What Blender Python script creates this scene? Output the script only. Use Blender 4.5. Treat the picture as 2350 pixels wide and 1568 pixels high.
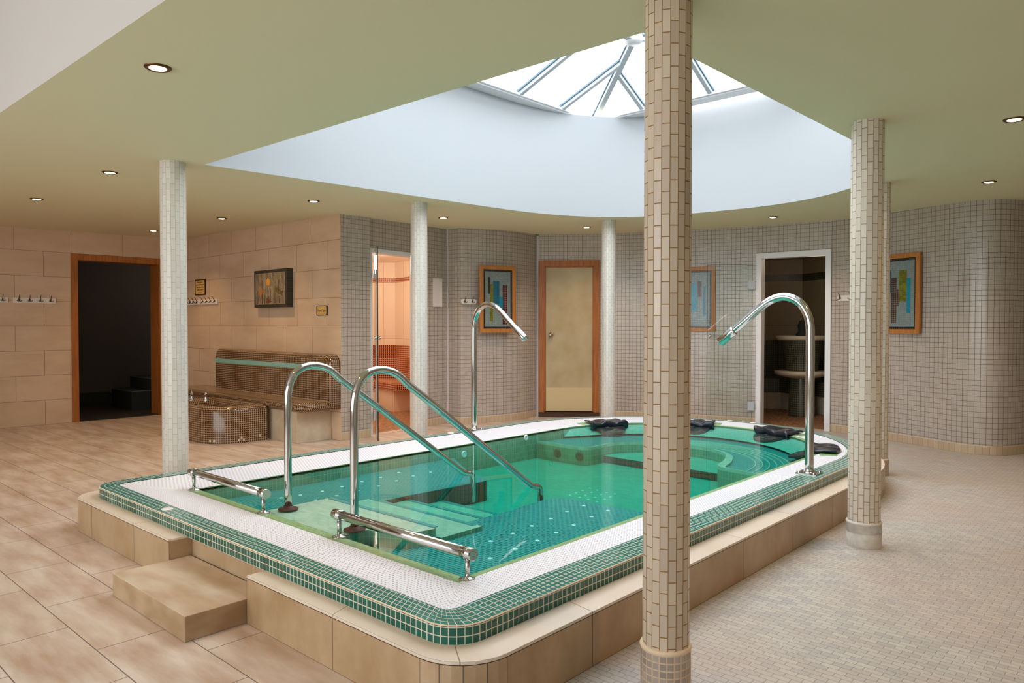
import bpy, bmesh, math, random
from mathutils import Vector, Matrix
from mathutils.geometry import tessellate_polygon

random.seed(7)
for o in list(bpy.data.objects):
    bpy.data.objects.remove(o)
SC = bpy.context.scene
COL = SC.collection
pi = math.pi

# ------------------------------------------------------------------ camera, light, exposure
F_PX = 1690.0
cam_d = bpy.data.cameras.new('camera')
cam_d.sensor_width = 36.0
cam_d.lens = 36.0 * F_PX / 2350.0
cam_d.clip_start = 0.05
cam_d.clip_end = 200
cam = bpy.data.objects.new('camera', cam_d)
COL.objects.link(cam)
cam.location = (0, 0, 1.2)
cam.rotation_euler = (pi/2 - math.atan(37/F_PX), 0, math.radians(42.3))
SC.camera = cam

SC.view_settings.view_transform = 'Standard'
SC.view_settings.look = 'None'
SC.view_settings.exposure = 0.5
SC.view_settings.gamma = 1.0
SC.view_settings.use_curve_mapping = False
SC.cycles.use_denoising = True
SC.cycles.max_bounces = 12
SC.cycles.diffuse_bounces = 9
SC.cycles.glossy_bounces = 5
SC.cycles.transmission_bounces = 6
SC.cycles.transparent_max_bounces = 16
SC.cycles.sample_clamp_indirect = 6.0
SC.cycles.caustics_reflective = False
SC.cycles.caustics_refractive = False

SKY = 4.6
world = bpy.data.worlds.new('overcast_sky')
SC.world = world
world.use_nodes = True
bg = world.node_tree.nodes['Background']
bg.inputs[0].default_value = (0.93, 0.965, 1.0, 1)
bg.inputs[1].default_value = SKY

def portal(name, loc, rot, sx, sy):
    l = bpy.data.lights.new(name, 'AREA')
    l.shape = 'RECTANGLE'
    l.size, l.size_y = sx, sy
    l.cycles.is_portal = True
    o = bpy.data.objects.new(name, l)
    COL.objects.link(o)
    o.location, o.rotation_euler = loc, rot

portal('skylight_portal', (-3.23, 4.6, 3.46), (0, 0, 0), 3.3, 4.3)
portal('window_portal', (-2.9, -3.3, 1.55), (pi/2, 0, 0), 7.0, 2.4)
LAMP_W = 30.0          # each ceiling downlight
STEAM_W = 24.0         # warm lamp in the lit steam room

# ------------------------------------------------------------------ ceiling plane (falls slightly towards the viewer)
def zc(x, y):
    return 2.27 + .0155*(y-2.5) - .009*(x+1.3)

# ------------------------------------------------------------------ materials
def lin(c):
    return tuple(((v/255)/12.92 if v/255 <= .04045 else ((v/255+.055)/1.055)**2.4) for v in c) + (1,)

def new_mat(name):
    m = bpy.data.materials.new(name)
    m.use_nodes = True
    nt = m.node_tree
    return m, nt, nt.nodes['Principled BSDF']

def plain(name, rgb, rough=.5, metal=0.0, noise=None, spec=.5, aniso=None):
    """noise = (scale, second colour, strength)"""
    m, nt, b = new_mat(name)
    b.inputs['Base Color'].default_value = lin(rgb)
    b.inputs['Roughness'].default_value = rough
    b.inputs['Metallic'].default_value = metal
    b.inputs['Specular IOR Level'].default_value = spec
    if noise:
        tc = nt.nodes.new('ShaderNodeTexCoord')
        mp = nt.nodes.new('ShaderNodeMapping')
        if aniso: mp.inputs['Scale'].default_value = aniso
        n = nt.nodes.new('ShaderNodeTexNoise')
        n.inputs['Scale'].default_value = noise[0]
        n.inputs['Detail'].default_value = 5
        r = nt.nodes.new('ShaderNodeMapRange')
        r.inputs[1].default_value = .35; r.inputs[2].default_value = .65
        r.inputs[4].default_value = noise[2]
        mx = nt.nodes.new('ShaderNodeMix'); mx.data_type = 'RGBA'
        mx.inputs[6].default_value = lin(rgb); mx.inputs[7].default_value = lin(noise[1])
        L = nt.links.new
        L(tc.outputs['Object'], mp.inputs[0]); L(mp.outputs[0], n.inputs['Vector'])
        L(n.outputs[0], r.inputs[0]); L(r.outputs[0], mx.inputs[0]); L(mx.outputs[2], b.inputs['Base Color'])
    return m

def tile(name, w, h, grout, c1, c2, cg, offset=0.0, rough=.3, cloud=None, swap=False, bump=.0, smooth=.1, squash_shift=(0, 0), spec=.5):
    """tiles laid on the UV map (metres); grout = full joint width; cloud = (scale xyz, colour, strength)"""
    m, nt, b = new_mat(name)
    L = nt.links.new
    uv = nt.nodes.new('ShaderNodeUVMap')
    mp = nt.nodes.new('ShaderNodeMapping')
    mp.inputs['Location'].default_value = (squash_shift[0], squash_shift[1], 0)
    if swap: mp.inputs['Rotation'].default_value = (0, 0, pi/2)
    br = nt.nodes.new('ShaderNodeTexBrick')
    br.offset = offset; br.squash = 1.0
    br.inputs['Scale'].default_value = 1.0
    br.inputs['Mortar Size'].default_value = grout/2
    br.inputs['Mortar Smooth'].default_value = smooth
    br.inputs['Bias'].default_value = 0
    br.inputs['Brick Width'].default_value = w
    br.inputs['Row Height'].default_value = h
    br.inputs['Color1'].default_value = lin(c1)
    br.inputs['Color2'].default_value = lin(c2)
    br.inputs['Mortar'].default_value = lin(cg)
    L(uv.outputs[0], mp.inputs[0]); L(mp.outputs[0], br.inputs['Vector'])
    colour = br.outputs['Color']
    if cloud:
        tc = nt.nodes.new('ShaderNodeTexCoord')
        m2 = nt.nodes.new('ShaderNodeMapping'); m2.inputs['Scale'].default_value = cloud[0]
        n = nt.nodes.new('ShaderNodeTexNoise'); n.inputs['Scale'].default_value = 1.0; n.inputs['Detail'].default_value = 6
        n.inputs['Roughness'].default_value = .6
        r = nt.nodes.new('ShaderNodeMapRange'); r.inputs[1].default_value = .38; r.inputs[2].default_value = .66
        r.inputs[4].default_value = cloud[2]
        mx = nt.nodes.new('ShaderNodeMix'); mx.data_type = 'RGBA'
        mx.inputs[7].default_value = lin(cloud[1])
        L(tc.outputs['Object'], m2.inputs[0]); L(m2.outputs[0], n.inputs['Vector']); L(n.outputs[0], r.inputs[0])
        L(r.outputs[0], mx.inputs[0]); L(colour, mx.inputs[6])
        # keep joints as they are
        mx2 = nt.nodes.new('ShaderNodeMix'); mx2.data_type = 'RGBA'
        mx2.inputs[7].default_value = lin(cg)
        L(br.outputs['Fac'], mx2.inputs[0]); L(mx.outputs[2], mx2.inputs[6])
        colour = mx2.outputs[2]
    L(colour, b.inputs['Base Color'])
    rr = nt.nodes.new('ShaderNodeMapRange'); rr.inputs[3].default_value = rough; rr.inputs[4].default_value = .8
    L(br.outputs['Fac'], rr.inputs[0]); L(rr.outputs[0], b.inputs['Roughness'])
    b.inputs['Specular IOR Level'].default_value = spec
    if bump:
        bp = nt.nodes.new('ShaderNodeBump'); bp.invert = True
        bp.inputs['Strength'].default_value = bump; bp.inputs['Distance'].default_value = .002
        L(br.outputs['Fac'], bp.inputs['Height']); L(bp.outputs[0], b.inputs['Normal'])
    return m

def grating_mat():
    m, nt, b = new_mat('white_overflow_grating')
    L = nt.links.new
    uv = nt.nodes.new('ShaderNodeUVMap'); sp = nt.nodes.new('ShaderNodeSeparateXYZ'); L(uv.outputs[0], sp.inputs[0])
    def M(op, a, bb=None):
        n = nt.nodes.new('ShaderNodeMath'); n.operation = op
        for i, v in enumerate((a, bb)):
            if v is None: continue
            if isinstance(v, (int, float)): n.inputs[i].default_value = v
            else: L(v, n.inputs[i])
        return n.outputs[0]
    P, Q = .0225, .0156
    vr = M('DIVIDE', sp.outputs[1], Q); row = M('FLOOR', vr)
    u = M('ADD', M('DIVIDE', sp.outputs[0], P), M('MULTIPLY', row, .5))
    du = M('MULTIPLY', M('ABSOLUTE', M('SUBTRACT', M('FRACT', u), .5)), P/.0048)
    dv = M('MULTIPLY', M('ABSOLUTE', M('SUBTRACT', M('FRACT', vr), .5)), Q/.0026)
    d = M('SQRT', M('ADD', M('MULTIPLY', du, du), M('MULTIPLY', dv, dv)))
    hole = M('LESS_THAN', d, 1.0)
    slat = M('LESS_THAN', M('FRACT', M('DIVIDE', sp.outputs[0], P)), .06)
    mx = nt.nodes.new('ShaderNodeMix'); mx.data_type = 'RGBA'
    mx.inputs[6].default_value = lin((232, 230, 236)); mx.inputs[7].default_value = lin((120, 118, 124))
    L(hole, mx.inputs[0])
    mx2 = nt.nodes.new('ShaderNodeMix'); mx2.data_type = 'RGBA'
    mx2.inputs[7].default_value = lin((206, 206, 214)); L(mx.outputs[2], mx2.inputs[6]); L(slat, mx2.inputs[0])
    L(mx2.outputs[2], b.inputs['Base Color'])
    b.inputs['Roughness'].default_value = .45
    return m

def thin_glass(name, tint=(1, 1, 1), refl=1.0, f0=.04):
    m, nt, b = new_mat(name)
    nt.nodes.remove(b)
    L = nt.links.new
    out = nt.nodes['Material Output']
    tr = nt.nodes.new('ShaderNodeBsdfTransparent'); tr.inputs[0].default_value = tint + (1,)
    gl = nt.nodes.new('ShaderNodeBsdfGlossy'); gl.inputs['Roughness'].default_value = .0
    lw = nt.nodes.new('ShaderNodeLayerWeight'); lw.inputs[0].default_value = .5
    p = nt.nodes.new('ShaderNodeMath'); p.operation = 'POWER'; p.inputs[1].default_value = 5
    a = nt.nodes.new('ShaderNodeMath'); a.operation = 'MULTIPLY_ADD'
    a.inputs[1].default_value = (1-f0)*refl; a.inputs[2].default_value = f0*refl
    mx = nt.nodes.new('ShaderNodeMixShader')
    L(lw.outputs['Facing'], p.inputs[0]); L(p.outputs[0], a.inputs[0]); L(a.outputs[0], mx.inputs[0])
    L(tr.outputs[0], mx.inputs[1]); L(gl.outputs[0], mx.inputs[2]); L(mx.outputs[0], out.inputs[0])
    return m, nt, gl, lw

def water_mat():
    m, nt, gl, lw = thin_glass('pool_water', (1, 1, 1), .55, .02)
    L = nt.links.new
    tc = nt.nodes.new('ShaderNodeTexCoord')
    mp = nt.nodes.new('ShaderNodeMapping'); mp.inputs['Scale'].default_value = (5, 3, 1)
    n = nt.nodes.new('ShaderNodeTexNoise'); n.inputs['Scale'].default_value = 1.5; n.inputs['Detail'].default_value = 1
    bp = nt.nodes.new('ShaderNodeBump'); bp.inputs['Strength'].default_value = .05; bp.inputs['Distance'].default_value = .004
    L(tc.outputs['Object'], mp.inputs[0]); L(mp.outputs[0], n.inputs['Vector']); L(n.outputs[0], bp.inputs['Height'])
    L(bp.outputs[0], gl.inputs['Normal'])
    va = nt.nodes.new('ShaderNodeVolumeAbsorption')
    va.inputs['Color'].default_value = (.02, .86, .79, 1)
    va.inputs['Density'].default_value = 2.6
    L(va.outputs[0], nt.nodes['Material Output'].inputs['Volume'])
    return m

def emit(name, rgb, s):
    m, nt, b = new_mat(name)
    b.inputs['Base Color'].default_value = (0, 0, 0, 1)
    b.inputs['Emission Color'].default_value = lin(rgb)
    b.inputs['Emission Strength'].default_value = s
    return m

M = {}
M['floor_tile'] = tile('floor_travertine_tile', .61, .2745, .0042, (212, 197, 186), (204, 188, 173), (112, 92, 80), .5, .38,
                       ((2.2, 9.0, 1), (172, 142, 118), .85), squash_shift=(.205, .138))
M['brick_floor'] = tile('stone_brick_floor', .062, .029, .0022, (188, 184, 175), (166, 162, 160), (132, 120, 108), .5, .5,
                        ((1.3, 1.5, 1), (184, 163, 148), .55), bump=.25)
M['wall_tan'] = tile('tan_wall_tile', .60, .2985, .0045, (214, 186, 158), (206, 178, 150), (132, 102, 78), .5, .35,
                     ((2, 2, 6), (186, 152, 120), .5), squash_shift=(.07, .0))
M['wall_grey'] = tile('grey_wall_mosaic', .0492, .0492, .0038, (184, 174, 165), (176, 166, 157), (96, 84, 76), 0, .22, smooth=.2)
M['skirt_tile'] = tile('tan_skirting_tile', .058, .2, .004, (196, 176, 148), (186, 164, 138), (156, 136, 112), 0, .35)
M['plinth'] = tile('shaded_plinth_tile', .60, .6, .004, (182, 155, 123), (172, 144, 111), (108, 88, 72), 0, .32,
                   ((5, 5, 3.5), (156, 122, 86), .75))  # upright faces: their shade is painted into the tile colour
M['plinth_corner'] = tile('shaded_plinth_corner_tile', .0746, .6, .005, (194, 168, 138), (182, 152, 120), (104, 88, 76), 0, .32,
                   ((5, 5, 3.5), (156, 122, 86), .75))  # corner tiles carry the same painted shade
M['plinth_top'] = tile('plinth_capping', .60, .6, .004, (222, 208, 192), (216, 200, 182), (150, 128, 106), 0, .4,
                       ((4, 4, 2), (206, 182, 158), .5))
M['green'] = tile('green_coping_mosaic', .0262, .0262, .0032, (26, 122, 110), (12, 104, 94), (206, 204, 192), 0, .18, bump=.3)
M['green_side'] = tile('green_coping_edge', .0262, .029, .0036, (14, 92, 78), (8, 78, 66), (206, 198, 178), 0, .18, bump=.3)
M['grating'] = grating_mat()
M['pale_green'] = tile('pale_green_mosaic', .027, .027, .0028, (140, 174, 120), (114, 154, 98), (158, 186, 140), .5, .3)
M['pale_step'] = tile('pale_step_mosaic', .05, .025, .002, (180, 208, 186), (152, 190, 168), (166, 202, 180), .5, .35)
M['basin_wall'] = tile('basin_wall_mosaic', .027, .05, .0022, (104, 170, 142), (84, 154, 128), (156, 200, 170), 0, .3)
M['basin_floor'] = tile('basin_floor_mosaic', .05, .025, .002, (130, 200, 178), (104, 184, 164), (124, 196, 174), .5, .35,
                        ((3, 3, 3), (84, 172, 152), .6))
M['bench_teal'] = tile('teal_bench_mosaic', .034, .020, .0042, (4, 134, 136), (0, 108, 114), (104, 190, 182), .5, .3)
M['bench_face'] = tile('dark_teal_bench_face', .03, .4, .0022, (8, 74, 66), (6, 66, 60), (60, 130, 112), 0, .3)
M['brown'] = tile('brown_bronze_mosaic', .0222, .0222, .0036, (66, 38, 22), (34, 18, 12), (196, 164, 126), 0, .14, bump=.3,
                  cloud=((7, 7, 7), (92, 54, 30), .5))
M['brown_room'] = tile('red_brown_mosaic', .03, .03, .008, (120, 50, 36), (84, 34, 26), (236, 176, 140), 0, .25)
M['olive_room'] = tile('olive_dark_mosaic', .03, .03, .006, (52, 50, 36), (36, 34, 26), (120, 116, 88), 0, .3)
M['aqua'] = plain('aqua_glass_band', (140, 186, 172), .2)
M['column'] = tile('column_strip_tile', .0725, .0345, .0038, (204, 186, 166), (186, 166, 148), (140, 104, 58), .5, .3, swap=True)
M['column_pale'] = tile('pale_column_strip_tile', .0725, .0345, .0036, (214, 206, 196), (204, 196, 186), (182, 172, 158), .5, .3, swap=True)
M['column_mid'] = tile('beige_column_strip_tile', .0725, .0345, .004, (216, 206, 192), (204, 192, 178), (154, 128, 96), .5, .3, swap=True)
M['collar_mosaic'] = tile('grey_collar_mosaic', .0245, .0245, .0045, (176, 160, 148), (148, 134, 126), (206, 180, 152), 0, .3)
M['collar_grey'] = plain('worn_grey_collar', (190, 182, 174), .5, noise=(30, (214, 206, 196), .8))
M['caulk'] = plain('cream_caulk', (222, 196, 166), .5)
M['ceiling'] = plain('ceiling_paint', (222, 218, 184), .85)
M['bulkhead'] = plain('bulkhead_paint', (190, 182, 176), .85)
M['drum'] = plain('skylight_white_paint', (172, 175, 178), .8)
M['frame_white'] = plain('white_painted_frame', (226, 226, 230), .35)
M['rafter'] = plain('grey_rafter', (176, 184, 192), .4)
M['rafter_seal'] = plain('dark_glazing_seal', (84, 110, 124), .4)
M['chrome'] = plain('polished_steel', (205, 203, 200), .09, 1.0)
M['steel'] = plain('brushed_steel', (176, 174, 170), .25, 1.0)
M['rust'] = plain('rusty_flange', (92, 60, 42), .6, .4, noise=(60, (50, 34, 28), .9))
M['bronze'] = plain('bronze_ring', (96, 62, 34), .35, .8)
M['lamp'] = emit('lamp_lens', (255, 226, 176), 9.0)
M['oak'] = plain('orange_oak', (172, 104, 44), .4, noise=(3, (140, 78, 28), .8), aniso=(14, 14, 1.2))
M['oak_light'] = plain('honey_oak_frame', (190, 126, 62), .4, noise=(3, (164, 98, 40), .8), aniso=(14, 14, 1.2))
M['door_leaf'] = plain('worn_cream_door', (186, 170, 136), .45, noise=(4, (170, 150, 110), .8))
M['kick'] = plain('kick_plate', (206, 186, 142), .35)
M['dark_wood'] = plain('dark_wood', (66, 36, 18), .5)
M['knob'] = plain('worn_nickel', (168, 156, 140), .25, .9)
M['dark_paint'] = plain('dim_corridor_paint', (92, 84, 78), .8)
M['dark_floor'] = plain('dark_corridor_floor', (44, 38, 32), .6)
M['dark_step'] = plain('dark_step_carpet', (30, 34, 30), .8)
M['nosing'] = plain('step_nosing', (88, 92, 80), .5)
M['sign_dark'] = plain('sign_dark_border', (36, 16, 14), .4)
M['sign_gold'] = plain('sign_gold_plate', (212, 168, 92), .35)
M['ink'] = plain('sign_ink', (50, 32, 16), .5)
M['white_plastic'] = plain('white_plastic', (226, 220, 214), .4)
M['hook'] = plain('bronze_hook', (84, 58, 38), .35, .7)
M['navy'] = plain('navy_vinyl', (24, 30, 42), .28)
M['pad'] = plain('dark_grey_pad', (52, 46, 46), .4)
M['panel'] = plain('white_panel', (214, 206, 206), .5)
M['steam_wall'] = tile('peach_steam_tile', .45, 1.2, .005, (240, 226, 208), (236, 220, 202), (200, 164, 130), 0, .4, squash_shift=(.1, .2))
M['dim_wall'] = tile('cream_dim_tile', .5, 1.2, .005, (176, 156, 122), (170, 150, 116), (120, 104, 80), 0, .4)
M['pebble'] = plain('pebble_floor', (190, 140, 98), .5, noise=(26, (92, 56, 36), 1.0))
M['shaded_step_riser'] = plain('shaded_beige_step_riser', (182, 156, 124), .4, noise=(5, (152, 122, 90), .9), aniso=(1, 1, 2))  # darker copy of the step top, shade of the upright sides painted in
M['step_tile'] = plain('beige_step_tile', (204, 188, 166), .34, noise=(3.4, (176, 144, 114), .9), aniso=(1, 3.0, 1))
M['stone'] = plain('pale_stone', (206, 190, 164), .45, noise=(10, (186, 168, 140), .7))
M['glass'] = thin_glass('clear_glass', (.965, .985, .975), 1.0)[0]
M['sky_glass'] = thin_glass('rooflight_glass', (.84, .86, .88), .6)[0]
M['glass_edge'] = plain('dark_glass_edge', (30, 40, 36), .2)
M['water'] = water_mat()
M['jet'] = plain('pale_jet', (250, 250, 250), .3)
M['dark_jet'] = plain('dark_jet', (70, 84, 72), .35)
M['mos_black'] = tile('black_mosaic', .022, .022, .003, (34, 30, 34), (26, 22, 26), (90, 80, 76), 0, .2)
M['mos_grey'] = tile('grey_mosaic', .022, .022, .003, (138, 152, 150), (122, 138, 138), (104, 112, 110), 0, .2)
M['mos_blue'] = tile('blue_mosaic', .022, .022, .0012, (32, 104, 128), (26, 88, 112), (40, 100, 118), 0, .2)
M['mos_teal'] = tile('turquoise_mosaic', .022, .022, .0012, (20, 140, 168), (16, 124, 150), (40, 130, 150), 0, .2)
M['mos_olive'] = tile('olive_mosaic', .022, .022, .0015, (126, 128, 34), (96, 92, 26), (110, 110, 40), 0, .2)
M['mos_plum'] = tile('plum_mosaic', .022, .022, .004, (84, 36, 40), (60, 28, 30), (130, 100, 96), 0, .2)
M['mos_brown'] = tile('umber_mosaic', .022, .022, .004, (66, 48, 42), (52, 38, 34), (130, 116, 108), 0, .2)
M['mos_border'] = tile('dark_mosaic_border', .018, .018, .003, (36, 32, 28), (26, 24, 22), (84, 74, 62), 0, .3)
M['mos_fish_bg'] = tile('pebbled_fish_ground', .02, .016, .001, (160, 144, 118), (136, 122, 98), (120, 104, 82), .5, .4,
                        ((22, 22, 12), (96, 82, 62), 1.0))
M['fish_orange'] = plain('orange_stone_chips', (176, 110, 52), .4)
M['fish_brown'] = plain('brown_stone_chips', (96, 56, 34), .4)
M['fish_gold'] = plain('gold_stone_chips', (196, 140, 50), .4)
M['fish_olive'] = plain('olive_stone_chips', (96, 84, 44), .4)
M['reed'] = plain('reed_chips', (92, 66, 46), .5)
M['plaster'] = plain('rear_wall_plaster', (206, 196, 180), .8)

# ------------------------------------------------------------------ mesh builder
class MB:
    def __init__(s):
        s.v, s.f, s.uv, s.mi, s.sm = [], [], [], [], []
    def face(s, pts, uvs=None, mi=0, smooth=False):
        pts = [Vector(p) for p in pts]
        if uvs is None:
            n = Vector((0, 0, 0))
            for i in range(len(pts)):
                n += pts[i].cross(pts[(i+1) % len(pts)])
            a = [abs(c) for c in n]
            if a[2] >= a[0] and a[2] >= a[1]: uvs = [(p.x, p.y) for p in pts]
            elif a[0] >= a[1]: uvs = [(p.y, p.z) for p in pts]
            else: uvs = [(p.x, p.z) for p in pts]
        i0 = len(s.v)
        s.v += pts
        s.f.append(list(range(i0, i0+len(pts)))); s.uv.append(uvs); s.mi.append(mi); s.sm.append(smooth)
    def box(s, a, b, mi=0, rot=None):
        (x0, y0, z0), (x1, y1, z1) = a, b
        P = [Vector(p) for p in ((x0,y0,z0),(x1,y0,z0),(x1,y1,z0),(x0,y1,z0),(x0,y0,z1),(x1,y0,z1),(x1,y1,z1),(x0,y1,z1))]
        if rot: P = [rot @ p for p in P]
        for q in ((0,3,2,1),(4,5,6,7),(0,1,5,4),(1,2,6,5),(2,3,7,6),(3,0,4,7)):
            s.face([P[i] for i in q], mi=mi)
    def poly(s, loops, z=0.0, up=True, mi=0):
        """flat polygon, first loop outer, the others holes; z number or function"""
        fz = z if callable(z) else (lambda x, y: z)
        flat = [p for l in loops for p in l]
        tris = tessellate_polygon([[Vector((p[0], p[1], 0)) for p in l] for l in loops])
        for t in tris:
            q = [flat[i] for i in t]
            ar = (q[1][0]-q[0][0])*(q[2][1]-q[0][1]) - (q[2][0]-q[0][0])*(q[1][1]-q[0][1])
            if abs(ar) < 1e-10: continue
            if (ar > 0) != up: q = q[::-1]
            s.face([(p[0], p[1], fz(p[0], p[1])) for p in q], mi=mi)
    def wall(s, pts, z0, z1, closed=False, flip=False, mi=0, smooth=False, u0=0.0, segs=None):
        """vertical wall over a polyline; uv = (length, height)"""
        n = len(pts); u = u0
        for i in range(n if closed else n-1):
            p, q = pts[i], pts[(i+1) % n]
            d = math.hypot(q[0]-p[0], q[1]-p[1])
            if d < 1e-9: continue
            a0 = z0 if not callable(z0) else None
            zz = lambda z, w: z(w[0], w[1]) if callable(z) else z
            P = [(p[0],p[1],zz(z0,p)),(q[0],q[1],zz(z0,q)),(q[0],q[1],zz(z1,q)),(p[0],p[1],zz(z1,p))]
            U = [(u,P[0][2]),(u+d,P[1][2]),(u+d,P[2][2]),(u,P[3][2])]
            if flip: P, U = P[::-1], U[::-1]
            s.face(P, U, mi, smooth); u += d
    def prism(s, outline, z0, z1, mi=0, side_mi=None, bottom=True, smooth=False):
        ar = sum(outline[i][0]*outline[(i+1)%len(outline)][1]-outline[(i+1)%len(outline)][0]*outline[i][1] for i in range(len(outline)))
        if ar < 0: outline = outline[::-1]
        s.poly([outline], z1, True, mi)
        if bottom: s.poly([outline], z0, False, mi)
        s.wall(outline, z0, z1, True, mi=mi if side_mi is None else side_mi, smooth=smooth)
    def strip(s, A, B, za, zb, closed=True, flip=False, mi=0, smooth=False, vrange=None):
        """ruled band between two loops with the same count; uv = (length along A, distance across)"""
        n = len(A); u = 0.0
        for i in range(n if closed else n-1):
            j = (i+1) % n
            a0, a1, b0, b1 = A[i], A[j], B[i], B[j]
            d = math.hypot(a1[0]-a0[0], a1[1]-a0[1])
            w0 = math.dist((a0[0],a0[1],za), (b0[0],b0[1],zb)); w1 = math.dist((a1[0],a1[1],za), (b1[0],b1[1],zb))
            P = [(a0[0],a0[1],za),(a1[0],a1[1],za),(b1[0],b1[1],zb),(b0[0],b0[1],zb)]
            U = [(u,0),(u+d,0),(u+d,w1),(u,w0)] if vrange is None else [(u,vrange[0]),(u+d,vrange[0]),(u+d,vrange[1]),(u,vrange[1])]
            if flip: P, U = P[::-1], U[::-1]
            s.face(P, U, mi, smooth); u += d
    def tube(s, path, r, n=14, caps=True, mi=0, smooth=True):
        path = [Vector(p) for p in path]; R = r if isinstance(r, (list, tuple)) else [r]*len(path)
        rings = []; ref = None
        for i, p in enumerate(path):
            t = (path[min(i+1, len(path)-1)]-path[max(i-1, 0)]).normalized()
            if ref is None:
                ref = Vector((1,0,0)) if abs(t.x) < .9 else Vector((0,1,0))
            a = (ref - t*ref.dot(t)).normalized(); ref = a; b = t.cross(a)
            rings.append([p + (a*math.cos(2*pi*k/n)+b*math.sin(2*pi*k/n))*R[i] for k in range(n)])
        L = 0
        for i in range(len(path)-1):
            d = (path[i+1]-path[i]).length
            for k in range(n):
                k2 = (k+1) % n
                s.face([rings[i][k], rings[i][k2], rings[i+1][k2], rings[i+1][k]],
                       [(k*.01, L), (k*.01+.01, L), (k*.01+.01, L+d), (k*.01, L+d)], mi, smooth)
            L += d
        if caps:
            s.face(rings[0][::-1], mi=mi); s.face(rings[-1], mi=mi)
    def lathe(s, prof, n=24, centre=(0,0), mi=0, smooth=True, sx=1.0, sy=1.0, rot=0.0):
        cx, cy = centre
        L = 0
        for i in range(len(prof)-1):
            (r0, z0), (r1, z1) = prof[i], prof[i+1]
            d = math.hypot(r1-r0, z1-z0); rm = max(r0, r1)
            for k in range(n):
                a0, a1 = rot+2*pi*k/n, rot+2*pi*(k+1)/n
                P = [(cx+r0*sx*math.cos(a0), cy+r0*sy*math.sin(a0), z0), (cx+r0*sx*math.cos(a1), cy+r0*sy*math.sin(a1), z0),
                     (cx+r1*sx*math.cos(a1), cy+r1*sy*math.sin(a1), z1), (cx+r1*sx*math.cos(a0), cy+r1*sy*math.sin(a0), z1)]
                w = 2*pi*rm/n
                U = [(k*w, L), (k*w+w, L), (k*w+w, L+d), (k*w, L+d)]
                if r0 < 1e-6: P, U = [P[0]]+P[2:], [U[0]]+U[2:]
                elif r1 < 1e-6: P, U = P[:3], U[:3]
                s.face(P, U, mi, smooth)
            L += d
    def xform(s, mat):
        s.v = [mat @ p for p in s.v]; return s
    def build(s, name, mats, parent=None, weld=True, bevel=0.0, loc=None):
        me = bpy.data.meshes.new(name)
        off = Vector(loc) if loc is not None else Vector((0,0,0))
        me.from_pydata([tuple(p-off) for p in s.v], [], s.f)
        uvl = me.uv_layers.new(name='UVMap')
        k = 0
        for fi, u in enumerate(s.uv):
            for q in u:
                uvl.data[k].uv = q; k += 1
        me.polygons.foreach_set('material_index', s.mi)
        me.polygons.foreach_set('use_smooth', s.sm)
        for m in (mats if isinstance(mats, (list, tuple)) else [mats]):
            me.materials.append(m)
        if weld:
            bm = bmesh.new(); bm.from_mesh(me)
            bmesh.ops.remove_doubles(bm, verts=bm.verts, dist=1e-5)
            bm.to_mesh(me); bm.free()
        me.update()
        o = bpy.data.objects.new(name, me); COL.objects.link(o)
        o.location = off
        if parent is not None: o.parent = parent
        if bevel:
            b = o.modifiers.new('bevel', 'BEVEL'); b.width = bevel; b.segments = 3; b.limit_method = 'ANGLE'
        return o

def tag(o, label=None, cat=None, group=None, kind=None):
    if label: o['label'] = label
    if cat: o['category'] = cat
    if group: o['group'] = group
    if kind: o['kind'] = kind
    return o

def empty(name, loc, rz=0, **kw):
    o = bpy.data.objects.new(name, None); COL.objects.link(o)
    o.empty_display_size = .1
    o.location = loc; o.rotation_euler = (0, 0, rz)
    return tag(o, **kw)

def structure(o, label=None, cat=None):
    return tag(o, label, cat, kind='structure')

def copy_tree(o, parent=None):
    c = o.copy(); COL.objects.link(c)
    if parent is not None: c.parent = parent
    for ch in list(o.children): copy_tree(ch, c)
    return c

def catmull(pts, n=8):
    out = []
    P = [pts[0]]+list(pts)+[pts[-1]]
    for i in range(1, len(P)-2):
        p0, p1, p2, p3 = P[i-1], P[i], P[i+1], P[i+2]
        for k in range(n):
            t = k/n
            out.append(tuple(.5*((2*b)+(-a+c)*t+(2*a-5*b+4*c-d)*t*t+(-a+3*b-3*c+d)*t**3) for a, b, c, d in zip(p0, p1, p2, p3)))
    out.append(tuple(pts[-1]))
    return out

# ------------------------------------------------------------------ the plan of the hall
XL = -10.14            # left wall
BY = 4.44              # wall behind the bench
# grey mosaic walls, anticlockwise seen from the pool
W_return = [(-6.43, 4.44), (-6.44, 4.82)]
D1a, D1b = (-6.475, 4.82), (-6.585, 5.62)           # lit steam room doorway
W_mid = [D1b, (-6.665, 6.15)]
W_niche = [(-6.665, 6.15), (-6.44, 6.15)]
W_bulge = catmull([(-6.44, 6.15), (-6.36, 6.357), (-6.27, 6.62), (-6.235, 6.88), (-6.245, 7.10), (-6.30, 7.44)], 5)
WDa, WDb = (-6.245, 7.385), (-5.615, 7.90)          # wall with the timber door
W_curve = catmull([WDb, (-5.435, 7.985), (-5.107, 8.119), (-4.744, 8.235), (-4.40, 8.345), (-3.96, 8.46), (-3.775, 8.50)], 5)
D3a, D3b = (-3.775, 8.50), (-2.925, 8.555)          # dark steam room doorway
W_right = catmull([(-2.925, 8.555), (-2.691, 8.495), (-2.53, 8.43), (-2.254, 8.305), (-1.986, 8.19), (-1.765, 8.075),
                   (-1.559, 7.975), (-1.347, 7.955), (-1.21, 8.035), (-1.087, 8.261), (-.966, 8.655), (-.873, 9.1), (-.80, 9.6)], 5)
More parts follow.
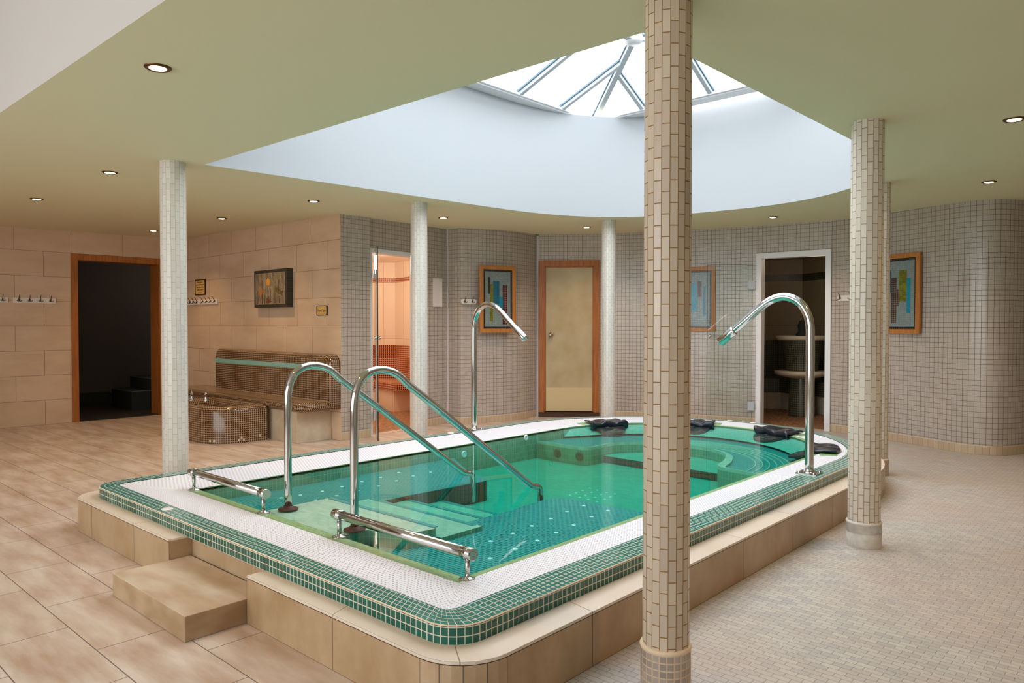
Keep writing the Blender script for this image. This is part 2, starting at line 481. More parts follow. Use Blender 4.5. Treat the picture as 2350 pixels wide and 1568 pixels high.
outer = ([(XL, -3.5), (2.6, -3.5), (2.6, 9.6)] + W_right[::-1] + [D3a] + W_curve[::-1][1:] + [WDa] + W_bulge[::-1] + [(-6.665, 6.15), D1b, D1a] + [(-6.44, 4.82), (-6.43, BY), (XL, BY)])
_o = []
for p in outer:
    if not _o or math.dist(p, _o[-1]) > 1e-4: _o.append(p)
outer = _o

# ------------------------------------------------------------------ pool outlines
def pool_loop(xr, yf, xl, cy, ry, rr, rl, n_arc=36):
    cx, hw = (xr+xl)/2, (xr-xl)/2
    P = []
    for k in range(9):
        a = -pi/2 + (pi/2)*k/8
        P.append((xr-rr+rr*math.cos(a), yf+rr+rr*math.sin(a)))
    for k in range(1, 9):
        P.append((xr, yf+rr+(cy-yf-rr)*k/9))
    for k in range(n_arc+1):
        a = pi*k/n_arc
        P.append((cx+hw*math.cos(a), cy+ry*math.sin(a)))
    for k in range(1, 9):
        P.append((xl, cy-(cy-yf-rl)*k/9))
    for k in range(9):
        a = pi + (pi/2)*k/8
        P.append((xl+rl+rl*math.cos(a), yf+rl+rl*math.sin(a)))
    for k in range(1, 12):
        P.append((xl+rl+(xr-rr-xl-rl)*k/12, yf))
    return P
L_skirt = pool_loop(-1.515, 1.455, -4.875, 5.30, 1.665, .19, .16)
L_skirt_in = pool_loop(-1.66, 1.565, -4.755, 5.30, 1.56, .11, .13)
L_green = pool_loop(-1.637, 1.540, -4.782, 5.30, 1.575, .13, .15)
L_white = pool_loop(-1.780, 1.640, -4.680, 5.33, 1.475, .05, .06)
L_inner = pool_loop(-1.968, 1.866, -4.235, 5.36, 1.165, .006, .006)
L_water = pool_loop(-2.010, 1.934, -4.228, 5.36, 1.145, .006, .006)
L_basin = pool_loop(-2.010, 1.934, -4.235, 5.36, 1.150, .006, .006)
Z_LEDGE, Z_GREEN, Z_IN, Z_WATER, Z_DEEP = .195, .256, .247, .238, .02

# ------------------------------------------------------------------ floor
def floor_part(name, side, mat):
    mb = MB(); mb.poly([outer, L_inner], 0.0)
    me = bpy.data.meshes.new(name)
    me.from_pydata([tuple(p) for p in mb.v], [], mb.f)
    bm = bmesh.new(); bm.from_mesh(me)
    bmesh.ops.remove_doubles(bm, verts=bm.verts, dist=1e-5)
    bmesh.ops.bisect_plane(bm, geom=bm.verts[:]+bm.edges[:]+bm.faces[:], plane_co=(-1.70, 1.45, 0), plane_no=(.9646, .2637, 0),
                           clear_outer=(side < 0), clear_inner=(side > 0))
    uvl = bm.loops.layers.uv.new('UVMap')
    for f in bm.faces:
        for l in f.loops: l[uvl].uv = (l.vert.co.x, l.vert.co.y)
    bm.to_mesh(me); bm.free()
    me.materials.append(mat)
    o = bpy.data.objects.new(name, me); COL.objects.link(o)
    return structure(o)
floor_part('floor', -1, M['floor_tile'])
floor_part('floor', 1, M['brick_floor'])

mb = MB(); mb.box((-12.6, -3.8, -.25), (2.9, 11.8, -.03)); structure(mb.build('floor', M['plaster']))

# ------------------------------------------------------------------ walls
ZT = 2.62
mb = MB()     # left wall round the dark opening
OY0, OY1, OZ = 3.062, 4.195, 2.085
mb.wall([(XL, BY), (XL, OY1)], 0, ZT, u0=-BY); mb.wall([(XL, OY1), (XL, OY0)], OZ, ZT, u0=-OY1); mb.wall([(XL, OY0), (XL, -3.5)], 0, 3.0, u0=-OY0)
structure(mb.build('wall_left', M['wall_tan']))
mb = MB(); mb.wall([(-6.43, BY), (XL, BY)], 0, ZT)
structure(mb.build('wall_bench', M['wall_tan']))
def grey_wall(name, pts, z0=.085, smooth=False, u0=0.0, base=True):
    mb = MB(); mb.wall(pts[::-1], z0, ZT, smooth=smooth, u0=u0)
    w = structure(mb.build(name, M['wall_grey']))
    if base:
        mb = MB()
        mb.wall(pts[::-1], 0, .080, mi=0, smooth=smooth); mb.wall(pts[::-1], .080, .085, mi=1)
        structure(mb.build('baseboard_'+name[5:], [M['skirt_tile'], M['caulk']]))
    return w
grey_wall('wall_return', W_return)
mb = MB()
for a, b, zz in ((W_return[-1], D1a, 0), ):
    mb.wall([b, a], 0, ZT)
mb.wall([D1b, D1a], 2.03, ZT)
structure(mb.build('wall_steam', M['wall_grey']))
grey_wall('wall_middle', W_mid)
grey_wall('wall_niche', W_niche)
grey_wall('wall_bulge', W_bulge, smooth=True)
dvec = Vector((WDb[0]-WDa[0], WDb[1]-WDa[1])).normalized()
def on_door_wall(t, off=0.0):     # t metres along the timber-door wall, off towards the pool
    n = Vector((dvec.y, -dvec.x))
    return (WDa[0]+dvec.x*t+n.x*off, WDa[1]+dvec.y*t+n.y*off)
wlen = math.dist(WDa, WDb)
mb = MB()
mb.wall([WDb, WDa], 2.05, ZT); mb.wall([on_door_wall(.03), WDa], 0, 2.05); mb.wall([WDb, on_door_wall(wlen-.02)], 0, 2.05)
mb.wall([WDa, W_bulge[-1]], 0, ZT)
structure(mb.build('wall_door', M['wall_grey']))
grey_wall('wall_curve', W_curve, smooth=True)
mb = MB(); mb.wall([D3b, D3a], 2.055, ZT); structure(mb.build('wall_lintel', M['wall_grey']))
grey_wall('wall_right', W_right, smooth=True)
mb = MB(); mb.wall([W_right[-1], (2.6, 9.6), (2.6, -3.5)], 0, 3.0, flip=True)
structure(mb.build('wall_far', M['plaster']))
# rear wall (behind the viewer) with a wide window
mb = MB()
WX0, WX1, WZ0, WZ1 = -6.4, .6, .35, 2.75
mb.box((XL, -3.6, 0), (WX0, -3.5, 3.0)); mb.box((WX1, -3.6, 0), (2.6, -3.5, 3.0))
mb.box((WX0, -3.6, 0), (WX1, -3.5, WZ0)); mb.box((WX0, -3.6, WZ1), (WX1, -3.5, 3.0))
structure(mb.build('wall_rear', M['plaster']))
w2 = structure(empty('window_2', ((WX0+WX1)/2, -3.55, WZ0)))
WH = (WX1-WX0)/2
mb = MB()
for k in range(7):
    x = -WH + 2*WH*k/6
    mb.box((x-.03, -.05, 0), (x+.03, .05, WZ1-WZ0))
mb.box((-WH, -.05, 0), (WH, .05, .06)); mb.box((-WH, -.05, WZ1-WZ0-.06), (WH, .05, WZ1-WZ0))
mb.build('window_frame', M['frame_white'], w2)
mb = MB(); mb.box((-WH+.03, -.005, .05), (WH-.03, .005, WZ1-WZ0-.05)); mb.build('pane', M['glass'], w2)

# ------------------------------------------------------------------ ceiling with its opening, raised part, drum and rooflight
OPx0, OPx1, OPy0, OPcy = -4.965, -1.472, 2.328, 4.90
ocx, ohw = (OPx0+OPx1)/2, (OPx1-OPx0)/2
def arc_pts(n=40):
    out = []
    for k in range(n+1):
        a = pi*k/n
        c, s_ = math.cos(a), math.sin(a)
        e = .66 if c < 0 else 1.0
        out.append((ocx+ohw*math.copysign(abs(c)**e, c), OPcy+2.045*abs(s_)**e))
    return out
opening = [(OPx0, OPy0), (OPx1, OPy0)] + arc_pts()
mb = MB()
mb.poly([[(-12.2, 1.03), (2.6, 1.03), (2.6, 9.7), (-12.2, 9.7)], opening], zc, up=False)
structure(mb.build('ceiling', M['ceiling']))
mb = MB()
mb.wall([(2.6, 1.03), (XL, 1.03)], zc, 2.95)
mb.poly([[(XL, -3.6), (2.6, -3.6), (2.6, 1.03), (XL, 1.03)]], 2.95, up=False)
structure(mb.build('ceiling', M['bulkhead']))
Z_DRUM = 3.43
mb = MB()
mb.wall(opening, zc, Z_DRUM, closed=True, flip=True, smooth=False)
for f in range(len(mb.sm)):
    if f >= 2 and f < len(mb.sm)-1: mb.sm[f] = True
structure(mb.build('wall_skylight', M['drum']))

# rooflight: hipped glass lantern on a kerb
RX0, RX1, RY0, RY1, RZ = -4.82, -1.62, 2.45, 6.64, 3.43
HUB_B, HUB_F, HZ = Vector((-3.80, 5.86, 3.89)), Vector((-3.80, 3.2, 3.89)), 3.89
lan = structure(empty('window_1', (-3.23, 4.6, RZ)))
lo = Vector((-3.23, 4.6, RZ))
def rel(p): return Vector(p)-lo
mb = MB()
for (a, b) in (((RX0-.16, RY0-.16), (RX0, RY1+.16)), ((RX1, RY0-.16), (RX1+.16, RY1+.16)), ((RX0, RY0-.16), (RX1, RY0)), ((RX0, RY1), (RX1, RY1+.16))):
    mb.box(rel((a[0], a[1], RZ-.005)), rel((b[0], b[1], RZ+.05)))
for (a, b) in (((RX0-.16, RY0-.16), (RX0-.05, RY1+.16)), ((RX1+.05, RY0-.16), (RX1+.16, RY1+.16)), ((RX0, RY0-.16), (RX1, RY0-.05)), ((RX0, RY1+.05), (RX1, RY1+.16))):
    mb.box(rel((a[0], a[1], RZ+.05)), rel((b[0], b[1], RZ+.11)))
for (a, b) in (((RX0-.012, RY0), (RX0+.03, RY1)), ((RX0, RY1-.03), (RX1, RY1+.012))):
    mb.box(rel((a[0], a[1], RZ+.008)), rel((b[0], b[1], RZ+.03)))
mb.build('kerb_frame', M['frame_white'], lan)
c00, c10, c11, c01 = Vector((RX0, RY0, RZ+.05)), Vector((RX1, RY0, RZ+.05)), Vector((RX1, RY1, RZ+.05)), Vector((RX0, RY1, RZ+.05))
def bar(p, q, w, h, name='rafter'):
    p, q = rel(p), rel(q); d = q-p; t = d.normalized()
    sd = t.cross(Vector((0, 0, 1))).normalized(); up = sd.cross(t).normalized()
    R = Matrix((( t.x, sd.x, up.x, p.x), (t.y, sd.y, up.y, p.y), (t.z, sd.z, up.z, p.z), (0, 0, 0, 1)))
    mb = MB(); mb.box((0, -w/2, -h), (d.length, w/2, 0), rot=R)
    o = mb.build(name, M['rafter'], lan)
    mb = MB(); mb.box((0, -w/2-.012, -.012), (d.length, w/2+.012, .006), rot=R)
    mb.build('glazing_seal', M['rafter_seal'], o)
bar(c01, HUB_B, .055, .05); bar(c11, HUB_B, .055, .05); bar(c00, HUB_F, .055, .05); bar(c10, HUB_F, .055, .05)
bar(HUB_B, HUB_F, .06, .06, 'ridge_bar')
def on_plane_left(y, f):           # left slope rafters run from the kerb to hip or ridge
    k = (HZ-RZ-.05)/(HUB_B.x-RX0)
    if y > HUB_B.y: run = (RY1-y)/(RY1-HUB_B.y)*(HUB_B.x-RX0)
    elif y < HUB_F.y: run = (y-RY0)/(HUB_F.y-RY0)*(HUB_B.x-RX0)
    else: run = HUB_B.x-RX0
    return Vector((RX0+run*f, y, RZ+.05+k*run*f))
for y in (6.06, 5.40, 4.72, 4.04, 3.36): bar(on_plane_left(y, 0), on_plane_left(y, 1), .045, .045)
def on_plane_right(y, f):
    k = (HZ-RZ-.05)/(RX1-HUB_B.x)
    return Vector((RX1-(RX1-HUB_B.x)*f, y, RZ+.05+k*(RX1-HUB_B.x)*f))
for y in (5.40, 4.72, 4.04, 3.36): bar(on_plane_right(y, 0), on_plane_right(y, 1), .045, .045)
def on_plane_back(x, f):
    if x < HUB_B.x: run = (x-RX0)/(HUB_B.x-RX0)*(RY1-HUB_B.y)
    else: run = (RX1-x)/(RX1-HUB_B.x)*(RY1-HUB_B.y)
    k = (HZ-RZ-.05)/(RY1-HUB_B.y)
    return Vector((x, RY1-run*f, RZ+.05+k*run*f))
for x in (-4.19, -3.42, -2.7, -2.1): bar(on_plane_back(x, 0), on_plane_back(x, 1), .045, .045)
mb = MB()
hb, hf = rel(HUB_B), rel(HUB_F); a00, a10, a11, a01 = map(rel, (c00, c10, c11, c01))
up1 = Vector((0, 0, .012))
for q in ((a01, a00, hf, hb), (a10, a11, hb, hf), (a11, a01, hb), (a00, a10, hf)):
    mb.face([p+up1 for p in q])
mb.build('glass_roof', M['sky_glass'], lan)
mb = MB(); mb.lathe([(0, -.085), (.05, -.085), (.085, -.07), (.095, -.05), (.095, -.02), (0, -.02)], 24)
mb.xform(Matrix.Translation(rel(HUB_B))); mb.build('hub', M['frame_white'], lan)

# ------------------------------------------------------------------ columns
def column(px, py, r, collar, label, mat='column_pale'):
    root = empty('mosaic_column', (px, py, 0), label=label, cat='column', group='tiled columns round the pool')
    n = 18; zt = zc(px, py)+.004
    fw_ = 2*r*math.sin(pi/n)
    mb = MB()
    zb = .128
    for k in range(n):
        a0, a1 = 2*pi*k/n+.1, 2*pi*(k+1)/n+.1
        p, q = (r*math.cos(a0), r*math.sin(a0)), (r*math.cos(a1), r*math.sin(a1))
        # each strip is one course of the rotated tile texture
        v0, v1 = k*.0345, (k+1)*.0345
        mb.face([(p[0],p[1],zb),(q[0],q[1],zb),(q[0],q[1],zt),(p[0],p[1],zt)], [(v0,zb),(v1,zb),(v1,zt),(v0,zt)])
    mb.build('shaft', M[mat], root)
    mb = MB()
    if collar == 'mosaic':
        mb.wall([((r+.006)*math.cos(2*pi*k/24), (r+.006)*math.sin(2*pi*k/24)) for k in range(24)], 0, .128, closed=True)
        o = mb.build('collar', M['collar_mosaic'], root)
    else:
        prof = [(r+.006, 0), (r+.006, .075)]
        z = .075
        for k in range(6): prof += [(r+.003, z+.003), (r+.006, z+.006)]; z += .009
        prof += [(r+.006, .132)]
        mb.lathe(prof, 28)
        o = mb.build('collar', M['collar_grey'], root)
    mb = MB(); mb.lathe([(r+.007, .124), (r+.009, .13), (r+.006, .137), (r-.004, .138)], 28)
    mb.build('collar_rim', M['caulk'] if collar == 'mosaic' else M['collar_grey'], o)
    return root
column(-1.268, 2.160, .0775, 'mosaic', 'nearest tiled column, running out of the top and bottom of the photo', 'column')
column(-1.270, 4.250, .083, 'ribbed', 'tiled column with ribbed grey collar standing on the brick floor right of the pool', 'column_mid')
column(-1.800, 6.341, .080, 'mosaic', 'tiled column almost hidden behind the right-hand one, by the far pool end', 'column_mid')
column(-5.041, 2.147, .082, 'ribbed', 'pale tiled column at the left corner of the pool, before the dark doorway')
column(-5.250, 4.487, .0775, 'ribbed', 'pale tiled column beside the lit steam room doorway')
column(-4.737, 6.806, .0775, 'ribbed', 'pale tiled column right beside the timber door')

# ------------------------------------------------------------------ the pool
pool = empty('spa_pool', (-3.2, 4.0, 0), label='raised spa pool with green mosaic edge, white grating and turquoise water', cat='pool')
po = Vector((-3.2, 4.0, 0))
def pbuild(mb, name, mat, parent=pool):
    mb.xform(Matrix.Translation(-po)); return mb.build(name, mat, parent)
# plinth in two runs, cut out for the step
nF = len(L_skirt)
STEP0, STEP1 = -3.50, -2.766
def front_cut(loop):
    """split the loop (which starts at the front right corner) where the step breaks the front run"""
    yf = min(p[1] for p in loop)
    body = [p for p in loop if not (abs(p[1]-yf) < 1e-6 and STEP0 < p[0] < STEP1)]
    # loop order: right corner ... left corner, then front run left->right
    i = max(k for k, p in enumerate(body) if p[0] <= STEP0 and abs(p[1]-yf) < 1e-6) if any(abs(p[1]-yf) < 1e-6 and p[0] <= STEP0 for p in body) else len(body)-1
    return body[:i+1] + [(STEP0, yf)], [(STEP1, yf)] + body[i+1:]
A1, A2 = front_cut(L_skirt)
outer_run = A2 + A1
yin = min(p[1] for p in L_skirt_in)
B1 = [p for p in L_skirt_in]
def near_in(p):
    """inner partner of a plinth point"""
    k = min(range(len(L_skirt)), key=lambda i: math.dist(L_skirt[i], p))
    return L_skirt_in[k] if math.dist(L_skirt[k], p) < 1e-6 else (p[0], yin)
inner_run = [near_in(p) for p in outer_run]
mb = MB()
NOSE = .006
outer_lip = outer_run
mb.wall(outer_run, 0, Z_LEDGE-.012, mi=0)
for k in range(8):                       # narrow tiles round the near corner
    i = len(A2)+k; a, b = k*.0373, (k+1)*.0373
    mb.mi[i] = 3; mb.uv[i] = [(a, 0), (b, 0), (b, .18), (a, .18)]
mb.wall(outer_run, Z_LEDGE-.012, Z_LEDGE-.009, mi=2)
mb.wall(outer_run, Z_LEDGE-.009, Z_LEDGE, mi=1)
mb.strip(outer_run, inner_run, Z_LEDGE, Z_LEDGE, closed=False, mi=1)
mb.wall([outer_run[-1], inner_run[-1]], 0, Z_LEDGE-.009); mb.wall([outer_run[-1], inner_run[-1]], Z_LEDGE-.009, Z_LEDGE, mi=1)
mb.wall([inner_run[0], outer_run[0]], 0, Z_LEDGE-.009); mb.wall([inner_run[0], outer_run[0]], Z_LEDGE-.009, Z_LEDGE, mi=1)
mb.wall([inner_run[-1], inner_run[0]], 0, Z_LEDGE+.004)
pbuild(mb, 'plinth', [M['plinth'], M['plinth_top'], M['dark_wood'], M['plinth_corner']])
# green coping
mb = MB()
L_green_low = pool_loop(-1.637, 1.540, -4.782, 5.30, 1.575, .13, .15)
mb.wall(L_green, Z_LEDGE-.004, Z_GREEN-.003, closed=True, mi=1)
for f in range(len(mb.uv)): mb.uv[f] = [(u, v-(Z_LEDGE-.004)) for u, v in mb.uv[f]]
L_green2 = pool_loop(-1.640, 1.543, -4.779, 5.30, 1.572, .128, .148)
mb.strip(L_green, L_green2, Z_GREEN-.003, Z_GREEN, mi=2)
mb.strip(L_green2, L_white, Z_GREEN, Z_GREEN)
pbuild(mb, 'coping', [M['green'], M['green_side'], M['caulk']])
# white grating
mb = MB()
L_w2 = pool_loop(-1.782, 1.642, -4.678, 5.33, 1.473, .049, .059)
mb.strip(L_white, L_w2, Z_GREEN-.004, Z_GREEN-.003)
mb.strip(L_w2, L_inner, Z_GREEN-.003, Z_IN)
pbuild(mb, 'overflow_grating', M['grating'])
# pale green lip under the waterline
mb = MB()
mb.strip(L_inner, L_basin, Z_IN, Z_IN-.006); mb.strip(L_basin, L_basin, Z_IN-.006, Z_WATER-.012)
pbuild(mb, 'edge_lip', M['pale_green'])
# basin
mb = MB()
mb.wall(L_basin, Z_DEEP, Z_IN-.006, closed=True, flip=True)
mb.poly([L_basin], Z_DEEP, mi=1)
basin = pbuild(mb, 'basin', [M['basin_wall'], M['basin_floor']])
def rounded(pts, rad, n=6):
    """round the corners of a polygon; rad per corner (0 = sharp)"""
    out = []
    for i, p in enumerate(pts):
        r = rad[i]
        if r == 0: out.append(p); continue
        p = Vector(p); a = Vector(pts[i-1]); b = Vector(pts[(i+1) % len(pts)])
        u, v = (a-p).normalized(), (b-p).normalized()
        ang = u.angle(v); t = r/math.tan(ang/2)
        s, e = p+u*t, p+v*t
        c = p + (u+v).normalized()*(r/math.sin(ang/2))
        a0 = math.atan2(s.y-c.y, s.x-c.x); a1 = math.atan2(e.y-c.y, e.x-c.x)
        d = (a1-a0+pi) % (2*pi) - pi
        for k in range(n+1):
            q = a0+d*k/n; out.append((c.x+r*math.cos(q), c.y+r*math.sin(q)))
    return out
# lounging benches either side of the steps, and the seat round the far end
def bench(name, outline, z, rim=None):
    mb = MB(); mb.prism(outline, Z_DEEP, z, mi=0, side_mi=1, bottom=False)
    return pbuild(mb, name, [M['bench_teal'], M['bench_face']])
lb = bench('lounging_bench', rounded([(-4.233, 1.936), (-3.50, 1.936), (-3.50, 2.9), (-3.44, 3.56), (-3.75, 3.66), (-4.233, 3.97)], [0, 0, 0, .07, .1, 0]), .155)
rb = bench('lounging_bench', rounded([(-2.80, 1.936), (-2.012, 1.936), (-2.012, 3.53), (-2.82, 3.50), (-2.79, 3.0)], [0, 0, 0, .14, 0]), .155)
far = [(-4.233, 4.98), (-3.886, 4.955)] + catmull([(-3.70, 4.965), (-3.66, 5.06), (-3.65, 5.35), (-3.50, 5.55), (-3.28, 5.635), (-3.08, 5.655), (-2.89, 5.63), (-2.69, 5.48), (-2.57, 5.23), (-2.51, 5.0), (-2.42, 4.935)], 4) + [(-2.2, 4.90), (-2.012, 4.87)]
arc_in = [p for p in L_basin if p[1] > 5.0]
arc_in = [(p[0], p[1]) for p in arc_in if p[1] > 5.02]
fb_outline = far + arc_in
mb = MB(); mb.prism(fb_outline, Z_DEEP, .150, mi=0, side_mi=1, bottom=False)
fb = pbuild(mb, 'seating_bench', [M['bench_teal'], M['basin_wall']])
mb = MB()
far_in = []
for i, p in enumerate(far):
    a, b = Vector(far[max(i-1, 0)]), Vector(far[min(i+1, len(far)-1)])
    t = (b-a).normalized(); far_in.append((p[0]-t.y*.055, p[1]+t.x*.055))
mb.strip(far, far_in, .176, .166, closed=False); mb.wall(far, .1505, .176)
mb.strip(far_in, far_in, .166, .150, closed=False)
pbuild(mb, 'seat_rim', M['pale_step'], fb)
# scalloped ribs on the seat: concentric ridges
def ribs(cx, cy, radii, a0, a1, parent):
    mb = MB()
    for r in radii:
        P = [(cx+r*math.cos(a0+(a1-a0)*k/26), cy+r*math.sin(a0+(a1-a0)*k/26)) for k in range(27)]
        P = [p for p in P if math.hypot((p[0]+3.12)/1.08, (p[1]-5.36)/1.10) < .99 or p[1] < 5.3]
        if len(P) > 2: mb.tube([(x, y, .152) for x, y in P], .006, 5)
    pbuild(mb, 'ribs', M['pale_step'], parent)
ribs(-3.08, 5.02, [.78, .83, .88, .93, .98, 1.03], -.0, .62*pi, fb)
mb = MB()
back = [p for p in arc_in]
back_in = [(-3.12+(p[0]+3.12)*(1-.21*math.sin(pi*i/(len(back)-1))**.6-.01), 5.36+(p[1]-5.36)*(1-.21*math.sin(pi*i/(len(back)-1))**.6-.01)) for i, p in enumerate(back)]
mb.strip(back, back_in, .225, .168, closed=False)
pbuild(mb, 'seat_back', M['basin_floor'], fb)
mb = MB(); mb.prism([(-3.72, 5.20), (-2.56, 5.14), (-2.56, 5.4), (-2.72, 5.52), (-2.9, 5.66), (-3.3, 5.66), (-3.54, 5.56), (-3.68, 5.4)], Z_DEEP, .08, mi=0, side_mi=1, bottom=False)
pbuild(mb, 'foot_ledge', [M['basin_floor'], M['bench_face']], fb)
# entry steps
st = rounded([(-3.535, 1.936), (-2.852, 1.936), (-2.852, 2.10), (-2.66, 2.20), (-2.61, 2.375), (-3.535, 2.375)], [0, 0, .03, .04, .05, 0])
mb = MB(); mb.prism(st, Z_DEEP, .229, mi=0, side_mi=1, bottom=False)
steps = pbuild(mb, 'entry_steps', [M['pale_step'], M['basin_wall']])
for y0, y1, z, xr in ((2.375, 2.655, .178, -2.62), (2.655, 2.915, .128, -2.775), (2.915, 3.17, .080, -2.79)):
    mb = MB(); mb.prism([(-3.53, y0), (xr, y0), (xr, y1), (-3.53, y1)], Z_DEEP, z, mi=0, side_mi=1, bottom=False)
    pbuild(mb, 'tread', [M['pale_step'], M['basin_wall']], steps)
for y, z, xr in ((2.375, .229, -2.64), (2.655, .178, -2.66), (2.915, .128, -2.79), (3.17, .080, -2.80)):
    mb = MB(); mb.box((-3.52, y-.034, z), (xr, y-.004, z+.0025))
    pbuild(mb, 'step_nosing', M['bench_teal'], steps)
# jets
def jets(parent, pts, z, r, mat, name):
    first = None
    for x, y in pts:
        if first is None:
            mb = MB(); mb.lathe([(r*1.15, 0), (r, .002), (r*.55, .0022), (r*.4, .0008), (0, .0008)], 12)
            first = mb.build(name, mat, parent); o = first
        else:
            o = first.copy(); COL.objects.link(o); o.parent = parent
        o.location = Vector((x, y, z))-po
LBJ = [(-3.99,2.61),(-3.82,2.6),(-4.0,2.46),(-3.82,2.45),(-4.04,2.95),(-4.02,2.34),(-4.01,2.77),(-4.1,3.31),(-4.06,3.12),(-3.89,3.12),(-3.85,2.94),(-3.93,3.3),(-3.94,3.47),(-3.84,2.77)]
RBJ = [(-2.54,3.25),(-2.51,3.07),(-2.49,2.89),(-2.47,2.72),(-2.46,2.55),(-2.34,3.05),(-2.32,2.88),(-2.3,2.71),(-2.55,3.42),(-2.37,3.25),(-2.38,3.42),(-2.29,2.54),(-2.45,2.38),(-2.28,2.36)]
FLJ = [(-3.16,4.31),(-3.15,4.21),(-3.08,4.29),(-3.14,4.12),(-3.05,4.11),(-3.07,4.21),(-2.98,4.2),(-2.99,4.28),(-3.13,4.04),(-3.04,4.03),(-2.96,4.1),(-2.92,4.28),(-2.89,4.18),(-2.96,4.02),(-2.88,4.01),(-2.88,4.1)]
jets(lb, LBJ, .155, .0105, M['jet'], 'air_jet'); jets(rb, RBJ, .155, .0105, M['jet'], 'air_jet'); jets(basin, FLJ, Z_DEEP, .009, M['jet'], 'air_jet')
def wall_jet(parent, p, rot, r, mat, name):
    mb = MB(); mb.lathe([(r, 0), (r, .006), (r*.75, .012), (r*.7, .006), (0, .006)], 18)
    mb.xform(Matrix.Translation(Vector(p)-po) @ rot)
    mb.build(name, mat, parent)
RX = Matrix.Rotation(pi/2, 4, 'Y'); RY_ = Matrix.Rotation(pi/2, 4, 'X')
wall_jet(basin, (-4.233, 4.08, .17), RX, .028, M['jet'], 'wall_jet'); wall_jet(basin, (-4.233, 4.83, .218), RX, .026, M['jet'], 'wall_jet')
for x, y, z in ((-3.98, 4.958, .095), (-3.74, 4.955, .095), (-3.05, 5.17, .05)):
    wall_jet(fb, (x, y, z), RY_, .038, M['dark_jet'], 'suction_grille')
# pale pockets in the grating behind the head cushions, white outlet covers on the coping
def patch(cx, cy, rz, w, d, z, mat, name):
    mb = MB(); mb.box((-w/2, -d/2, 0), (w/2, d/2, .004), rot=Matrix.Translation(Vector((cx, cy, z))) @ Matrix.Rotation(rz, 4, 'Z'))
    pbuild(mb, name, mat)
for k, (x, y) in enumerate(((-3.843, 1.592), (-4.73, 4.40), (-3.30, 6.835), (-3.06, 6.825))):
    mb = MB(); mb.lathe([(.028, 0), (.026, .004), (0, .0045)], 18, (x, y)); mb.xform(Matrix.Translation((0, 0, Z_GREEN)))
    pbuild(mb, 'outlet_cover', M['white_plastic'])
# water
mb = MB()
L_wv = pool_loop(-2.000, 1.926, -4.243, 5.36, 1.158, .006, .006)
mb.poly([L_wv], Z_WATER); mb.poly([L_wv], Z_DEEP-.02, up=False); mb.wall(L_wv, Z_DEEP-.02, Z_WATER, closed=True)
pbuild(mb, 'water', M['water'])

# tiled step in front of the pool
mb = MB(); mb.box((-.363, -.175, 0), (.363, .175, .1))
mb.mi = [1, 0, 1, 1, 1, 1]; st_ = mb.build('tiled_step', [M['step_tile'], M['shaded_step_riser']], bevel=.003)
st_.location = (-3.132, 1.382, 0)
tag(st_, 'low beige tiled step block on the floor at the front of the pool', 'step')

# ------------------------------------------------------------------ head cushions
def headrest(cx, cy, rz, w, label):
    root = empty('headrest', (cx, cy, Z_GREEN-.002), rz, label=label, cat='headrest', group='navy head cushions at the far pool end')
    # local +y points outwards from the pool
    mb = MB()
    nx, ny = 14, 12
    grid = []
    for i in range(nx+1):
        u = i/nx*2-1
        row = []
        for j in range(ny+1):
            a = j/ny
            # flap lies on the rim, then rolls over the edge
            if a < .45: y = .13-.20*(a/.45); z = .012+.006*math.sin(a*9)
            else:
                t = (a-.45)/.55; an = pi/2+t*pi*1.05
                y = -.07+.045*math.cos(an); z = .012+.046*(math.sin(an)-1)*.72+.026*math.sin(t*pi)
            sag = .012*math.cos(u*7.0+a*2)+.01*math.sin(u*17)
            taper = 1-.10*abs(u)**3*(1 if a < .45 else .2)
            row.append(Vector((u*w/2*taper, y*(1-.25*abs(u)**2 if a < .45 else 1), z+sag*(.5 if a < .45 else 1))))
        grid.append(row)
    for i in range(nx):
        for j in range(ny):
            mb.face([grid[i][j], grid[i+1][j], grid[i+1][j+1], grid[i][j+1]], smooth=True)
    o = mb.build('cushion', M['navy'], root)
    s = o.modifiers.new('thickness', 'SOLIDIFY'); s.thickness = .016; s.offset = 0
    ss = o.modifiers.new('smooth', 'SUBSURF'); ss.levels = 1; ss.render_levels = 1
    mb = MB()          # submerged pad lying on the sloping seat back
    pts = [(-.40*w, -.035), (-.39*w, -.10), (-.30*w, -.19), (-.14*w, -.235), (0, -.245), (.14*w, -.235), (.30*w, -.19), (.39*w, -.10), (.40*w, -.035)]
    zs = lambda y: -.020+(y+.035)*.26
    top = [(x, y, zs(y)+.016) for x, y in pts]; bot = [(x, y, zs(y)) for x, y in pts]
    mb.face(top); mb.face(bot[::-1])
    for i in range(len(pts)):
        j = (i+1) % len(pts); mb.face([bot[i], bot[j], top[j], top[i]])
    b = mb.build('back_pad', M['pad'], root)
    for x, y in ((-.04, -.12), (.01, -.15), (.0, -.19)):
        mb = MB(); mb.lathe([(.019, 0), (.018, .004), (.008, .004), (.006, .001), (0, .001)], 12)
        mb.xform(Matrix.Translation((x, y, zs(y)+.016))); mb.build('jet', M['dark_jet'], b)
    return root
def on_arc(deg, k=1.0):
    a = math.radians(deg); return (-3.10+1.135*k*math.cos(a), 5.36+1.165*k*math.sin(a)), a-pi/2
